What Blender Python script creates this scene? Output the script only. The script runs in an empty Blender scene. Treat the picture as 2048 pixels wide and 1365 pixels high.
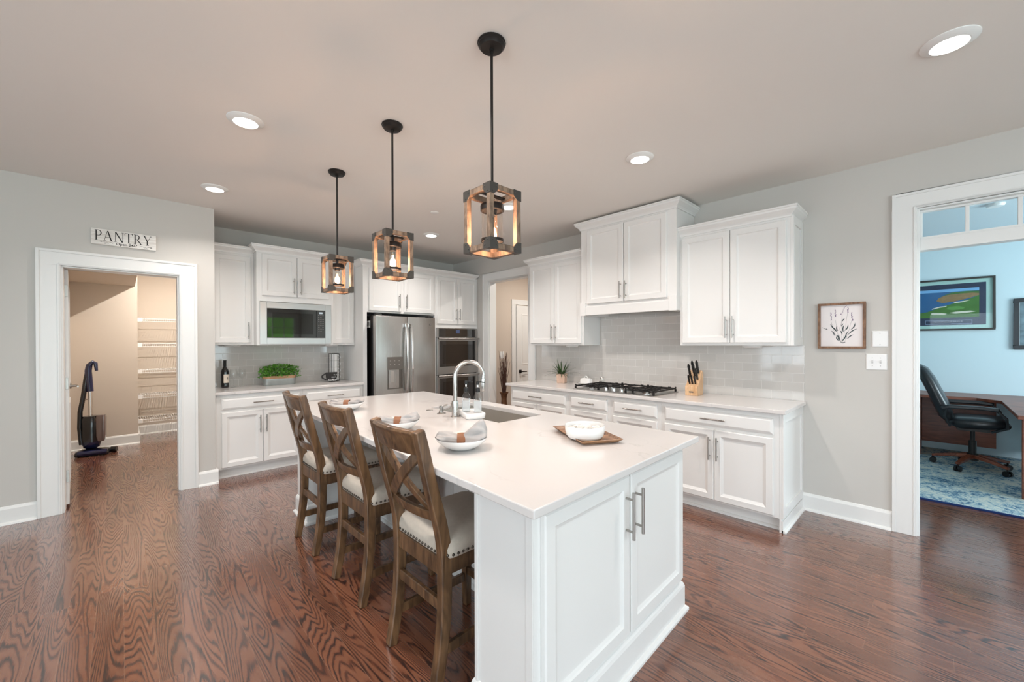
import bpy, bmesh, math, random
from mathutils import Vector, Matrix, noise as mnoise

sc = bpy.context.scene
COL = sc.collection
random.seed(7)
PI = math.pi

# ------------------------------------------------------------------ camera
YAW, PIT, ROL, FPX, CY = 0.7644, -0.0042, -0.0034, 813.5, 690.6
cam_d = bpy.data.cameras.new('camera')
cam = bpy.data.objects.new('camera', cam_d)
COL.objects.link(cam)
fw = Vector((math.sin(YAW)*math.cos(PIT), math.cos(YAW)*math.cos(PIT), math.sin(PIT)))
r0 = Vector((math.cos(YAW), -math.sin(YAW), 0))
u0 = r0.cross(fw)
rr = r0*math.cos(ROL)+u0*math.sin(ROL)
uu = -r0*math.sin(ROL)+u0*math.cos(ROL)
M = Matrix((rr, uu, -fw)).transposed().to_4x4()
M.translation = Vector((0, 0, 1.39))
cam.matrix_world = M
cam_d.sensor_width = 36
cam_d.lens = FPX/2048*36
cam_d.shift_y = (CY-682.5)/2048
cam_d.clip_start = 0.05
sc.camera = cam

# ------------------------------------------------------------------ view and world
sc.view_settings.view_transform = 'Standard'
sc.view_settings.look = 'None'
sc.view_settings.gamma = 1
sc.view_settings.exposure = 0.06
sc.view_settings.use_curve_mapping = False
world = bpy.data.worlds.new('sky')
sc.world = world
world.use_nodes = True
bg = world.node_tree.nodes['Background']
bg.inputs[0].default_value = (0.80, 0.92, 1.0, 1)
bg.inputs[1].default_value = 2.6

def area(name, loc, rot, sx, sy, power, color, parent=None, shape='RECTANGLE', spread=PI):
    l = bpy.data.lights.new(name, 'AREA')
    l.shape = shape; l.size = sx; l.size_y = sy
    l.energy = power; l.color = color; l.spread = spread
    o = bpy.data.objects.new(name, l); COL.objects.link(o)
    o.location = loc; o.rotation_euler = rot
    if parent: o.parent = parent
    return o

DAY = (0.76, 0.88, 1.0)
# daylight entering through the window openings behind the camera
area('daylight_patio', (-0.9, -3.55, 1.25), (PI/2, 0, 0), 2.2, 2.3, 84, DAY)
area('daylight_front', (1.6, -3.55, 1.55), (PI/2, 0, 0), 1.4, 1.4, 50, DAY)
area('daylight_left', (-3.36, -0.6, 1.5), (0, -PI/2, 0), 1.5, 2.1, 58, (0.78, 0.91, 1.0))
area('daylight_left_back', (-3.36, 2.4, 1.5), (0, -PI/2, 0), 1.5, 1.3, 20, (0.78, 0.91, 1.0))
# daylight through the office window
area('daylight_office', (5.9, -3.04, 1.5), (PI/2, 0, 0), 1.8, 1.4, 112, (0.72, 0.90, 1.0))
sun = bpy.data.lights.new('sun_on_the_lawn', 'SUN'); sun.energy = 8; sun.angle = 0.01; sun.color = (1, 0.96, 0.88)
so = bpy.data.objects.new('sun_on_the_lawn', sun); COL.objects.link(so); so.rotation_euler = (math.radians(-48), 0, math.radians(-10))   # from behind the house

# ------------------------------------------------------------------ helpers
def s2l(c):
    c /= 255.0
    return c/12.92 if c <= 0.04045 else ((c+0.055)/1.055)**2.4
def rgb(r, g, b): return (s2l(r), s2l(g), s2l(b), 1)

class MB:
    """collects geometry for one mesh"""
    def __init__(s): s.v = []; s.f = []; s.mi = []; s.m = 0; s.T = None
    def add(s, vs, fs):
        o = len(s.v)
        if s.T is not None: vs = [s.T @ Vector(p) for p in vs]
        s.v += [tuple(p) for p in vs]
        s.f += [tuple(o+i for i in f) for f in fs]
        s.mi += [s.m]*len(fs)
        return s
    def box(s, x0, x1, y0, y1, z0, z1):
        return s.add([(x0,y0,z0),(x1,y0,z0),(x1,y1,z0),(x0,y1,z0),(x0,y0,z1),(x1,y0,z1),(x1,y1,z1),(x0,y1,z1)],
                     [(0,3,2,1),(4,5,6,7),(0,1,5,4),(1,2,6,5),(2,3,7,6),(3,0,4,7)])
    def quad(s, a, b, c, d): return s.add([a,b,c,d], [(0,1,2,3)])
    def poly(s, pts): return s.add(pts, [tuple(range(len(pts)))])
    def lathe(s, prof, c=(0,0,0), n=32, cap0=True, cap1=True):
        vs=[]; fs=[]
        for r,z in prof:
            for i in range(n):
                a=2*PI*i/n; vs.append((c[0]+r*math.cos(a), c[1]+r*math.sin(a), c[2]+z))
        for k in range(len(prof)-1):
            for i in range(n):
                j=(i+1)%n; fs.append((k*n+i, k*n+j, (k+1)*n+j, (k+1)*n+i))
        if cap0 and prof[0][0]>1e-6: fs.append(tuple(reversed(range(n))))
        if cap1 and prof[-1][0]>1e-6: fs.append(tuple(range((len(prof)-1)*n, len(prof)*n)))
        return s.add(vs, fs)
    def tube(s, pts, r, n=10, cap=True, flat=1.0):
        """round tube along a path; r a number or one per point"""
        pts=[Vector(p) for p in pts]; vs=[]; fs=[]
        rs = r if isinstance(r,(list,tuple)) else [r]*len(pts)
        t0=(pts[1]-pts[0]).normalized()
        ref = Vector((0,0,1)) if abs(t0.z)<0.9 else Vector((1,0,0))
        nrm=(ref-t0*ref.dot(t0)).normalized()
        for k,p in enumerate(pts):
            if k==0: t=t0
            elif k==len(pts)-1: t=(pts[k]-pts[k-1]).normalized()
            else: t=((pts[k+1]-pts[k]).normalized()+(pts[k]-pts[k-1]).normalized()).normalized()
            nrm=(nrm-t*nrm.dot(t)).normalized(); bn=t.cross(nrm)
            for i in range(n):
                a=2*PI*i/n
                vs.append(p+nrm*(math.cos(a)*rs[k])+bn*(math.sin(a)*rs[k]*flat))
        for k in range(len(pts)-1):
            for i in range(n):
                j=(i+1)%n; fs.append((k*n+i,k*n+j,(k+1)*n+j,(k+1)*n+i))
        if cap:
            fs.append(tuple(reversed(range(n)))); fs.append(tuple(range((len(pts)-1)*n,len(pts)*n)))
        return s.add(vs,fs)
    def cyl(s, a, b, r, n=16): return s.tube([a,b], r, n)
    def sweep(s, pts, w, d, wdir):
        """rectangular bar along a path: w along wdir, d across; numbers or lists"""
        pts=[Vector(p) for p in pts]; vs=[]; fs=[]; W=Vector(wdir).normalized()
        ws = w if isinstance(w,(list,tuple)) else [w]*len(pts)
        ds = d if isinstance(d,(list,tuple)) else [d]*len(pts)
        for k,p in enumerate(pts):
            if k==0: t=pts[1]-pts[0]
            elif k==len(pts)-1: t=pts[k]-pts[k-1]
            else: t=(pts[k+1]-pts[k]).normalized()+(pts[k]-pts[k-1]).normalized()
            t.normalize(); N=t.cross(W).normalized(); W2=N.cross(t).normalized()
            for a,b in ((-1,-1),(1,-1),(1,1),(-1,1)):
                vs.append(p+W2*(a*ws[k]/2)+N*(b*ds[k]/2))
        for k in range(len(pts)-1):
            for i in range(4):
                j=(i+1)%4; fs.append((k*4+i,k*4+j,(k+1)*4+j,(k+1)*4+i))
        fs.append((3,2,1,0)); e=(len(pts)-1)*4; fs.append((e,e+1,e+2,e+3))
        return s.add(vs,fs)
    def prism(s, poly, axis, a, b):
        """extrude a polygon (2D) along axis x, y or z from a to b"""
        def P(p,t): return {'x':(t,p[0],p[1]),'y':(p[0],t,p[1]),'z':(p[0],p[1],t)}[axis]
        n=len(poly); vs=[P(p,a) for p in poly]+[P(p,b) for p in poly]
        fs=[tuple(range(n)),tuple(reversed(range(n,2*n)))]+[(i,n+i,n+(i+1)%n,(i+1)%n) for i in range(n)]
        return s.add(vs,fs)
    def sphere(s, c, r, n=12, m=8, sc3=(1,1,1)):
        prof=[(math.sin(PI*k/m), -math.cos(PI*k/m)) for k in range(m+1)]
        vs=[]; fs=[]
        for rr_,z in prof:
            for i in range(n):
                a=2*PI*i/n; vs.append((c[0]+r*sc3[0]*rr_*math.cos(a), c[1]+r*sc3[1]*rr_*math.sin(a), c[2]+r*sc3[2]*z))
        for k in range(m):
            for i in range(n):
                j=(i+1)%n; fs.append((k*n+i,k*n+j,(k+1)*n+j,(k+1)*n+i))
        return s.add(vs,fs)
    def rings(s, x0, x1, z0, z1, rs):
        """rectangular slab facing -y: rs = [(inset, y)...] from back edge to the middle of the face"""
        vs=[]; fs=[]
        for i,y in rs:
            vs += [(x0+i,y,z0+i),(x1-i,y,z0+i),(x1-i,y,z1-i),(x0+i,y,z1-i)]
        for k in range(len(rs)-1):
            for i in range(4):
                j=(i+1)%4; fs.append((k*4+i,k*4+j,(k+1)*4+j,(k+1)*4+i))
        e=(len(rs)-1)*4; fs.append((e,e+1,e+2,e+3)); fs.append((3,2,1,0))
        return s.add(vs,fs)
    def loft(s, rows, closed=True, cap=True):
        n=len(rows[0]); vs=[p for r in rows for p in r]; fs=[]
        for k in range(len(rows)-1):
            for i in range(n if closed else n-1):
                j=(i+1)%n; fs.append((k*n+i,k*n+j,(k+1)*n+j,(k+1)*n+i))
        if cap and closed:
            fs.append(tuple(reversed(range(n)))); fs.append(tuple(range((len(rows)-1)*n,len(rows)*n)))
        return s.add(vs,fs)

def obj(name, mb, mat, parent=None, smooth=False, bevel=0, sub=0, warp=None, fix=True):
    me = bpy.data.meshes.new(name)
    vs = [warp(p) for p in mb.v] if warp else mb.v
    me.from_pydata(vs, [], mb.f)
    mats = mat if isinstance(mat,(list,tuple)) else [mat]
    for m_ in mats: me.materials.append(m_)
    if len(mats)>1:
        for p,i in zip(me.polygons, mb.mi): p.material_index=i
    if fix:
        bm=bmesh.new(); bm.from_mesh(me)
        bmesh.ops.remove_doubles(bm, verts=bm.verts, dist=1e-6)
        bmesh.ops.recalc_face_normals(bm, faces=bm.faces); bm.to_mesh(me); bm.free()
    o = bpy.data.objects.new(name, me); COL.objects.link(o)
    if parent: o.parent = parent
    if smooth:
        for p in me.polygons: p.use_smooth=True
        if smooth != 'all':
            try: me.set_sharp_from_angle(angle=math.radians(40))
            except Exception: pass
    if bevel:
        b=o.modifiers.new('bevel','BEVEL'); b.width=bevel; b.segments=2; b.limit_method='ANGLE'; b.angle_limit=math.radians(35)
    if sub:
        b=o.modifiers.new('sub','SUBSURF'); b.levels=sub; b.render_levels=sub
    return o

def tag(o, label, cat, group=None, kind=None):
    if label: o['label']=label
    if cat: o['category']=cat
    if group: o['group']=group
    if kind: o['kind']=kind
    return o
def thing(name, label, cat, loc=(0,0,0), rotz=0, group=None):
    o=bpy.data.objects.new(name,None); COL.objects.link(o)
    o.empty_display_size=0.1
    o.location=loc; o.rotation_euler=(0,0,rotz)
    return tag(o,label,cat,group)
def struct(name, mb, mat, label=None, cat=None, bevel=0, smooth=False, parent=None):
    o=obj(name,mb,mat,parent,bevel=bevel,smooth=smooth)
    o['kind']='structure'
    if label: tag(o,label,cat or 'trim')
    return o
def dup(root, loc, rotz=None, label=None, group=None):
    r=root.copy(); COL.objects.link(r); r.location=loc
    if rotz is not None: r.rotation_euler=(0,0,rotz)
    if label: r['label']=label
    if group: r['group']=group
    for ch in list(root.children):
        c=ch.copy(); COL.objects.link(c); c.parent=r
        for g in list(ch.children):
            d=g.copy(); COL.objects.link(d); d.parent=c
    return r
RW = -PI/2      # things on the right wall: local x runs toward the camera side, local -y into the room

# ------------------------------------------------------------------ materials
def nt(name):
    m=bpy.data.materials.new(name); m.use_nodes=True
    return m, m.node_tree, m.node_tree.nodes, m.node_tree.links, m.node_tree.nodes['Principled BSDF']
def mat(name, col, rough=0.5, metal=0.0, coat=0.0, spec=0.5, bump=0.0, bscale=200.0, var=0.0, vscale=6.0, stretch=None):
    m,t,N,L,P=nt(name)
    P.inputs['Base Color'].default_value=col; P.inputs['Roughness'].default_value=rough
    P.inputs['Metallic'].default_value=metal; P.inputs['Coat Weight'].default_value=coat
    P.inputs['Specular IOR Level'].default_value=spec
    tc=N.new('ShaderNodeTexCoord'); src=tc.outputs['Object']
    if stretch:
        mp=N.new('ShaderNodeMapping'); mp.inputs['Scale'].default_value=stretch
        L.new(src,mp.inputs['Vector']); src=mp.outputs['Vector']
    if bump:
        nz=N.new('ShaderNodeTexNoise'); nz.inputs['Scale'].default_value=bscale; nz.inputs['Detail'].default_value=3
        L.new(src,nz.inputs['Vector'])
        b=N.new('ShaderNodeBump'); b.inputs['Strength'].default_value=bump; b.inputs['Distance'].default_value=0.002
        L.new(nz.outputs['Fac'],b.inputs['Height']); L.new(b.outputs['Normal'],P.inputs['Normal'])
    if var:
        nz=N.new('ShaderNodeTexNoise'); nz.inputs['Scale'].default_value=vscale; nz.inputs['Detail'].default_value=4
        L.new(src,nz.inputs['Vector'])
        mx=N.new('ShaderNodeMix'); mx.data_type='RGBA'
        mx.inputs[6].default_value=tuple(c*(1-var) for c in col[:3])+(1,)
        mx.inputs[7].default_value=tuple(min(1,c*(1+var)) for c in col[:3])+(1,)
        L.new(nz.outputs['Fac'],mx.inputs[0]); L.new(mx.outputs[2],P.inputs['Base Color'])
    return m
def emis(name, col, st):
    m,t,N,L,P=nt(name)
    P.inputs['Base Color'].default_value=(0,0,0,1)
    P.inputs['Emission Color'].default_value=col; P.inputs['Emission Strength'].default_value=st
    return m
def thinglass(name, tint=(0.97,0.98,0.98,1), fres=0.65, gl=(1,1,1,1), base=0.05):
    m=bpy.data.materials.new(name); m.use_nodes=True; N=m.node_tree.nodes; L=m.node_tree.links; N.clear()
    o=N.new('ShaderNodeOutputMaterial'); mx=N.new('ShaderNodeMixShader'); tr=N.new('ShaderNodeBsdfTransparent'); g=N.new('ShaderNodeBsdfGlossy')
    lw0=N.new('ShaderNodeLayerWeight'); lw0.inputs['Blend'].default_value=0.5
    pw=N.new('ShaderNodeMath'); pw.operation='POWER'; pw.inputs[1].default_value=4.0; L.new(lw0.outputs['Facing'],pw.inputs[0])
    lw=N.new('ShaderNodeMath'); lw.operation='MULTIPLY_ADD'; lw.inputs[1].default_value=fres; lw.inputs[2].default_value=base; L.new(pw.outputs[0],lw.inputs[0])
    tr.inputs[0].default_value=tint; g.inputs['Roughness'].default_value=0.02; g.inputs[0].default_value=gl
    L.new(lw.outputs[0],mx.inputs[0]); L.new(tr.outputs[0],mx.inputs[1]); L.new(g.outputs[0],mx.inputs[2]); L.new(mx.outputs[0],o.inputs[0])
    return m
def wood(name, dark, light, rough=0.5, scale=(40,40,3), axis_noise=8.0, bump=0.15, coat=0.0):
    m,t,N,L,P=nt(name)
    tc=N.new('ShaderNodeTexCoord'); mp=N.new('ShaderNodeMapping'); mp.inputs['Scale'].default_value=scale
    L.new(tc.outputs['Object'],mp.inputs['Vector'])
    n1=N.new('ShaderNodeTexNoise'); n1.inputs['Scale'].default_value=1.0; n1.inputs['Detail'].default_value=6; n1.inputs['Distortion'].default_value=1.2
    L.new(mp.outputs[0],n1.inputs['Vector'])
    n2=N.new('ShaderNodeTexNoise'); n2.inputs['Scale'].default_value=axis_noise; n2.inputs['Detail'].default_value=2
    L.new(tc.outputs['Object'],n2.inputs['Vector'])
    ad=N.new('ShaderNodeMath'); ad.operation='ADD'; L.new(n1.outputs['Fac'],ad.inputs[0])
    ml=N.new('ShaderNodeMath'); ml.operation='MULTIPLY'; ml.inputs[1].default_value=0.6; L.new(n2.outputs['Fac'],ml.inputs[0]); L.new(ml.outputs[0],ad.inputs[1])
    cr=N.new('ShaderNodeValToRGB'); cr.color_ramp.elements[0].position=0.55; cr.color_ramp.elements[1].position=1.05
    cr.color_ramp.elements[0].color=dark; cr.color_ramp.elements[1].color=light
    L.new(ad.outputs[0],cr.inputs[0]); L.new(cr.outputs[0],P.inputs['Base Color'])
    P.inputs['Roughness'].default_value=rough; P.inputs['Coat Weight'].default_value=coat; P.inputs['Coat Roughness'].default_value=0.2
    b=N.new('ShaderNodeBump'); b.inputs['Strength'].default_value=bump; b.inputs['Distance'].default_value=0.002
    L.new(n1.outputs['Fac'],b.inputs['Height']); L.new(b.outputs[0],P.inputs['Normal'])
    return m

def floor_material():
    m,t,N,L,P=nt('oak_floor_boards')
    def math_(op,a=None,b=None,c=None):
        n=N.new('ShaderNodeMath'); n.operation=op
        for i,v in enumerate((a,b,c)):
            if v is None: continue
            if isinstance(v,(int,float)): n.inputs[i].default_value=v
            else: L.new(v,n.inputs[i])
        return n.outputs[0]
    tc=N.new('ShaderNodeTexCoord'); sp=N.new('ShaderNodeSeparateXYZ'); L.new(tc.outputs['Object'],sp.inputs[0])
    W,LEN=0.105,1.15
    xs=math_('DIVIDE',sp.outputs[0],W); xi=math_('FLOOR',xs); xf=math_('FRACT',xs)
    wn=N.new('ShaderNodeTexWhiteNoise'); wn.noise_dimensions='1D'; L.new(xi,wn.inputs['W'])
    ys=math_('DIVIDE',sp.outputs[1],LEN); yo=math_('MULTIPLY_ADD',wn.outputs['Value'],7.3,ys)
    yi=math_('FLOOR',yo); yf=math_('FRACT',yo)
    cb=N.new('ShaderNodeCombineXYZ'); L.new(xi,cb.inputs[0]); L.new(yi,cb.inputs[1])
    w2=N.new('ShaderNodeTexWhiteNoise'); w2.noise_dimensions='2D'; L.new(cb.outputs[0],w2.inputs['Vector'])
    s2=N.new('ShaderNodeSeparateXYZ'); L.new(w2.outputs['Color'],s2.inputs[0])
    # cathedral grain: contour lines of a smooth stretched noise, a new place for every board
    gx=math_('MULTIPLY_ADD',sp.outputs[0],6.5,math_('MULTIPLY',s2.outputs[0],61.0))
    gy=math_('MULTIPLY_ADD',sp.outputs[1],0.55,math_('MULTIPLY',s2.outputs[1],83.0))
    gc=N.new('ShaderNodeCombineXYZ'); L.new(gx,gc.inputs[0]); L.new(gy,gc.inputs[1]); L.new(math_('MULTIPLY',s2.outputs[2],29.0),gc.inputs[2])
    n1=N.new('ShaderNodeTexNoise'); n1.inputs['Scale'].default_value=1.0; n1.inputs['Detail'].default_value=2.0; n1.inputs['Roughness'].default_value=0.35
    L.new(gc.outputs[0],n1.inputs['Vector'])
    fv=N.new('ShaderNodeCombineXYZ'); L.new(math_('MULTIPLY',sp.outputs[0],220.0),fv.inputs[0]); L.new(math_('MULTIPLY',sp.outputs[1],14.0),fv.inputs[1])
    n2=N.new('ShaderNodeTexNoise'); n2.inputs['Scale'].default_value=1.0; n2.inputs['Detail'].default_value=3; L.new(fv.outputs[0],n2.inputs['Vector'])
    ph=math_('MULTIPLY_ADD',n1.outputs['Fac'],250.0,math_('MULTIPLY',n2.outputs['Fac'],3.4))
    sn=math_('SINE',ph)
    g=math_('MULTIPLY_ADD',sn,0.5,0.5)
    g=math_('POWER',g,2.5)
    g=math_('MULTIPLY',g,math_('MULTIPLY_ADD',n2.outputs['Fac'],0.9,0.35))
    gv=N.new('ShaderNodeCombineXYZ'); L.new(math_('MULTIPLY_ADD',sp.outputs[0],14.0,math_('MULTIPLY',s2.outputs[2],41.0)),gv.inputs[0]); L.new(math_('MULTIPLY',sp.outputs[1],3.0),gv.inputs[1])
    n3=N.new('ShaderNodeTexNoise'); n3.inputs['Scale'].default_value=1.0; n3.inputs['Detail'].default_value=3; L.new(gv.outputs[0],n3.inputs['Vector'])
    mr=N.new('ShaderNodeMapRange'); mr.inputs[1].default_value=0.34; mr.inputs[2].default_value=0.62; mr.inputs[3].default_value=0.65; mr.inputs[4].default_value=1.0; L.new(n3.outputs['Fac'],mr.inputs[0])
    g=math_('MULTIPLY',g,mr.outputs[0])
    g=math_('ADD',g,math_('MULTIPLY',math_('GREATER_THAN',n2.outputs['Fac'],0.60),0.10))
    cr=N.new('ShaderNodeValToRGB')
    e=cr.color_ramp.elements; e[0].position=0.0; e[0].color=rgb(126,80,58); e[1].position=0.75; e[1].color=rgb(38,22,18)
    k=cr.color_ramp.elements.new(0.3); k.color=rgb(108,62,44)
    L.new(g,cr.inputs[0])
    hs=N.new('ShaderNodeHueSaturation'); L.new(cr.outputs[0],hs.inputs['Color'])
    L.new(math_('MULTIPLY_ADD',s2.outputs[1],0.26,0.86),hs.inputs['Value'])
    # seams between the boards, painted pale as the glint on bevelled edges
    ex=math_('MINIMUM',xf,math_('SUBTRACT',1.0,xf)); ey=math_('MULTIPLY',math_('MINIMUM',yf,math_('SUBTRACT',1.0,yf)),LEN/W)
    ed=math_('MINIMUM',ex,ey); sm=math_('LESS_THAN',ed,0.006)
    mx=N.new('ShaderNodeMix'); mx.data_type='RGBA'; L.new(sm,mx.inputs[0]); L.new(hs.outputs[0],mx.inputs[6]); mx.inputs[7].default_value=rgb(150,112,90)
    L.new(mx.outputs[2],P.inputs['Base Color'])
    P.inputs['Roughness'].default_value=0.3
    L.new(math_('MULTIPLY_ADD',g,0.10,0.26),P.inputs['Roughness'])
    P.inputs['Specular IOR Level'].default_value=0.5
    P.inputs['Coat Weight'].default_value=1.0; P.inputs['Coat Roughness'].default_value=0.14; P.inputs['Coat IOR'].default_value=1.55
    b=N.new('ShaderNodeBump'); b.inputs['Strength'].default_value=0.12; b.inputs['Distance'].default_value=0.001
    L.new(math_('SUBTRACT',math_('MULTIPLY',g,-0.35),sm),b.inputs['Height']); L.new(b.outputs[0],P.inputs['Normal'])
    return m
def tile_material(name, ax):
    m,t,N,L,P=nt(name)
    tc=N.new('ShaderNodeTexCoord'); sp=N.new('ShaderNodeSeparateXYZ'); cb=N.new('ShaderNodeCombineXYZ')
    L.new(tc.outputs['Object'],sp.inputs[0]); L.new(sp.outputs[ax],cb.inputs[0])
    zz=N.new('ShaderNodeMath'); zz.operation='SUBTRACT'; zz.inputs[1].default_value=0.90; L.new(sp.outputs[2],zz.inputs[0]); L.new(zz.outputs[0],cb.inputs[1])
    br=N.new('ShaderNodeTexBrick'); br.offset=0.5; br.inputs['Scale'].default_value=1.0
    br.inputs['Brick Width'].default_value=0.153; br.inputs['Row Height'].default_value=0.0765
    br.inputs['Mortar Size'].default_value=0.0016; br.inputs['Mortar Smooth'].default_value=0.25; br.inputs['Bias'].default_value=0
    br.inputs['Color1'].default_value=rgb(206,202,197); br.inputs['Color2'].default_value=rgb(200,196,191); br.inputs['Mortar'].default_value=rgb(228,225,221)
    L.new(cb.outputs[0],br.inputs['Vector']); L.new(br.outputs['Color'],P.inputs['Base Color'])
    P.inputs['Roughness'].default_value=0.09
    mr=N.new('ShaderNodeMapRange'); L.new(br.outputs['Fac'],mr.inputs[0]); mr.inputs[3].default_value=0.07; mr.inputs[4].default_value=0.6; L.new(mr.outputs[0],P.inputs['Roughness'])
    b=N.new('ShaderNodeBump'); b.invert=True; b.inputs['Strength'].default_value=0.5; b.inputs['Distance'].default_value=0.002
    L.new(br.outputs['Fac'],b.inputs['Height']); L.new(b.outputs[0],P.inputs['Normal'])
    return m
def quartz_material():
    m,t,N,L,P=nt('white_quartz')
    tc=N.new('ShaderNodeTexCoord')
    n0=N.new('ShaderNodeTexNoise'); n0.inputs['Scale'].default_value=2.2; n0.inputs['Detail'].default_value=6; n0.inputs['Distortion'].default_value=0.8
    L.new(tc.outputs['Object'],n0.inputs['Vector'])
    a=N.new('ShaderNodeMath'); a.operation='SUBTRACT'; a.inputs[1].default_value=0.5; L.new(n0.outputs['Fac'],a.inputs[0])
    ab=N.new('ShaderNodeMath'); ab.operation='ABSOLUTE'; L.new(a.outputs[0],ab.inputs[0])
    n1=N.new('ShaderNodeTexNoise'); n1.inputs['Scale'].default_value=1.6; n1.inputs['Detail'].default_value=2; L.new(tc.outputs['Object'],n1.inputs['Vector'])
    cr=N.new('ShaderNodeValToRGB'); cr.color_ramp.elements[0].position=0.0; cr.color_ramp.elements[1].position=0.012
    cr.color_ramp.elements[0].color=(1,1,1,1); cr.color_ramp.elements[1].color=(0,0,0,1); L.new(ab.outputs[0],cr.inputs[0])
    c2=N.new('ShaderNodeValToRGB'); c2.color_ramp.elements[0].position=0.52; c2.color_ramp.elements[1].position=0.68; L.new(n1.outputs['Fac'],c2.inputs[0])
    mu=N.new('ShaderNodeMath'); mu.operation='MULTIPLY'; L.new(cr.outputs[0],mu.inputs[0]); L.new(c2.outputs[0],mu.inputs[1])
    mx=N.new('ShaderNodeMix'); mx.data_type='RGBA'; L.new(mu.outputs[0],mx.inputs[0]); mx.inputs[6].default_value=rgb(217,212,209); mx.inputs[7].default_value=rgb(198,194,190)
    L.new(mx.outputs[2],P.inputs['Base Color']); P.inputs['Roughness'].default_value=0.14
    return m
def steel_material(name, col, rough, sc_):
    m,t,N,L,P=nt(name)
    P.inputs['Metallic'].default_value=1; P.inputs['Base Color'].default_value=col
    tc=N.new('ShaderNodeTexCoord'); mp=N.new('ShaderNodeMapping'); mp.inputs['Scale'].default_value=sc_; L.new(tc.outputs['Object'],mp.inputs[0])
    nz=N.new('ShaderNodeTexNoise'); nz.inputs['Scale'].default_value=1; nz.inputs['Detail'].default_value=2; L.new(mp.outputs[0],nz.inputs['Vector'])
    mr=N.new('ShaderNodeMapRange'); mr.inputs[3].default_value=rough*0.75; mr.inputs[4].default_value=rough*1.3; L.new(nz.outputs['Fac'],mr.inputs[0]); L.new(mr.outputs[0],P.inputs['Roughness'])
    P.inputs['Anisotropic'].default_value=0.5
    return m
def rug_material():
    m,t,N,L,P=nt('blue_rug_pile')
    tc=N.new('ShaderNodeTexCoord')
    n1=N.new('ShaderNodeTexNoise'); n1.inputs['Scale'].default_value=26; n1.inputs['Detail'].default_value=8; n1.inputs['Roughness'].default_value=0.75; n1.inputs['Distortion'].default_value=1.0
    n2=N.new('ShaderNodeTexNoise'); n2.inputs['Scale'].default_value=5; n2.inputs['Detail'].default_value=4
    L.new(tc.outputs['Object'],n1.inputs[0]); L.new(tc.outputs['Object'],n2.inputs[0])
    ad=N.new('ShaderNodeMath'); ad.operation='MULTIPLY_ADD'; ad.inputs[1].default_value=0.45; L.new(n2.outputs['Fac'],ad.inputs[0]); L.new(n1.outputs['Fac'],ad.inputs[2])
    cr=N.new('ShaderNodeValToRGB'); e=cr.color_ramp.elements
    e[0].position=0.56; e[0].color=rgb(24,52,88); e[1].position=0.82; e[1].color=rgb(208,206,192)
    k=e.new(0.66); k.color=rgb(92,132,156); k=e.new(0.72); k.color=rgb(170,186,188)
    L.new(ad.outputs[0],cr.inputs[0]); L.new(cr.outputs[0],P.inputs['Base Color']); P.inputs['Roughness'].default_value=0.95
    b=N.new('ShaderNodeBump'); b.inputs['Strength'].default_value=0.6; b.inputs['Distance'].default_value=0.004; L.new(n1.outputs['Fac'],b.inputs['Height']); L.new(b.outputs[0],P.inputs['Normal'])
    return m

M_wall=mat('grey_wall_paint', rgb(200,196,190), 0.75, bump=0.04, bscale=350)
M_ceil=mat('white_ceiling_paint', rgb(233,228,222), 0.85, bump=0.03, bscale=300)
M_pantry=mat('beige_pantry_paint', rgb(206,194,180), 0.75, bump=0.04, bscale=350)
M_hall=mat('beige_hall_paint', rgb(206,192,178), 0.75, bump=0.04, bscale=350)
M_office=mat('daylight_tinted_office_paint', rgb(206,222,228), 0.75, bump=0.04, bscale=350)  # blue of the cool daylight is partly put into this paint
M_trim=mat('white_trim_paint', rgb(232,231,228), 0.35)
M_cab=mat('white_cabinet_paint', rgb(231,229,226), 0.33)
M_cabin=mat('cabinet_inside_dark', rgb(30,28,26), 0.8)
M_floor=floor_material()
M_tile_r=tile_material('grey_subway_tile_side', 1)
M_tile_b=tile_material('grey_subway_tile_back', 0)
M_quartz=quartz_material()
M_steel=steel_material('brushed_steel', (0.47,0.455,0.44,1), 0.34, (3,3,160))
M_steelv=steel_material('brushed_steel_fridge', (0.50,0.475,0.45,1), 0.24, (160,160,2))
M_nickel=mat('brushed_nickel', (0.38,0.355,0.33,1), 0.32, 1.0)
M_chrome=mat('chrome', (0.78,0.77,0.76,1), 0.12, 1.0)
M_sink=mat('sink_steel', (0.66,0.63,0.59,1), 0.45, 1.0)
M_blackgl=mat('black_glass', rgb(12,11,11), 0.04, coat=1.0)
M_blackgl.node_tree.nodes['Principled BSDF'].inputs['Coat IOR'].default_value=1.9
M_ovengl=mat('oven_window_glass', rgb(30,24,20), 0.05, coat=1.0)
M_black=mat('black_plastic', rgb(16,15,15), 0.4)
M_blackm=mat('matte_black_metal', rgb(40,36,34), 0.42, 0.5)
M_brack=mat('dark_grey_bracket', rgb(74,70,66), 0.5, 0.4)
M_iron=mat('cast_iron', rgb(28,25,24), 0.55, 0.3, bump=0.2, bscale=400)
M_stool=wood('brown_stool_wood', rgb(46,31,20), rgb(124,91,62), 0.34, (30,30,5), 9.0, 0.12, 0.3)
M_pend=wood('weathered_pendant_wood', rgb(86,68,56), rgb(150,124,102), 0.6, (60,60,14), 30.0, 0.3)
M_tray=wood('acacia_tray_wood', rgb(92,56,36), rgb(192,146,108), 0.42, (50,8,50), 10.0, 0.1)
M_block=wood('light_block_wood', rgb(196,150,106), rgb(226,188,148), 0.42, (60,60,10), 10.0, 0.05)
M_desk=wood('cherry_desk_wood', rgb(96,48,32), rgb(150,84,60), 0.35, (30,4,30), 4.0, 0.03)
M_frame=wood('walnut_frame_wood', rgb(92,62,42), rgb(144,106,78), 0.5, (60,60,20), 20.0, 0.1)
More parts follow.
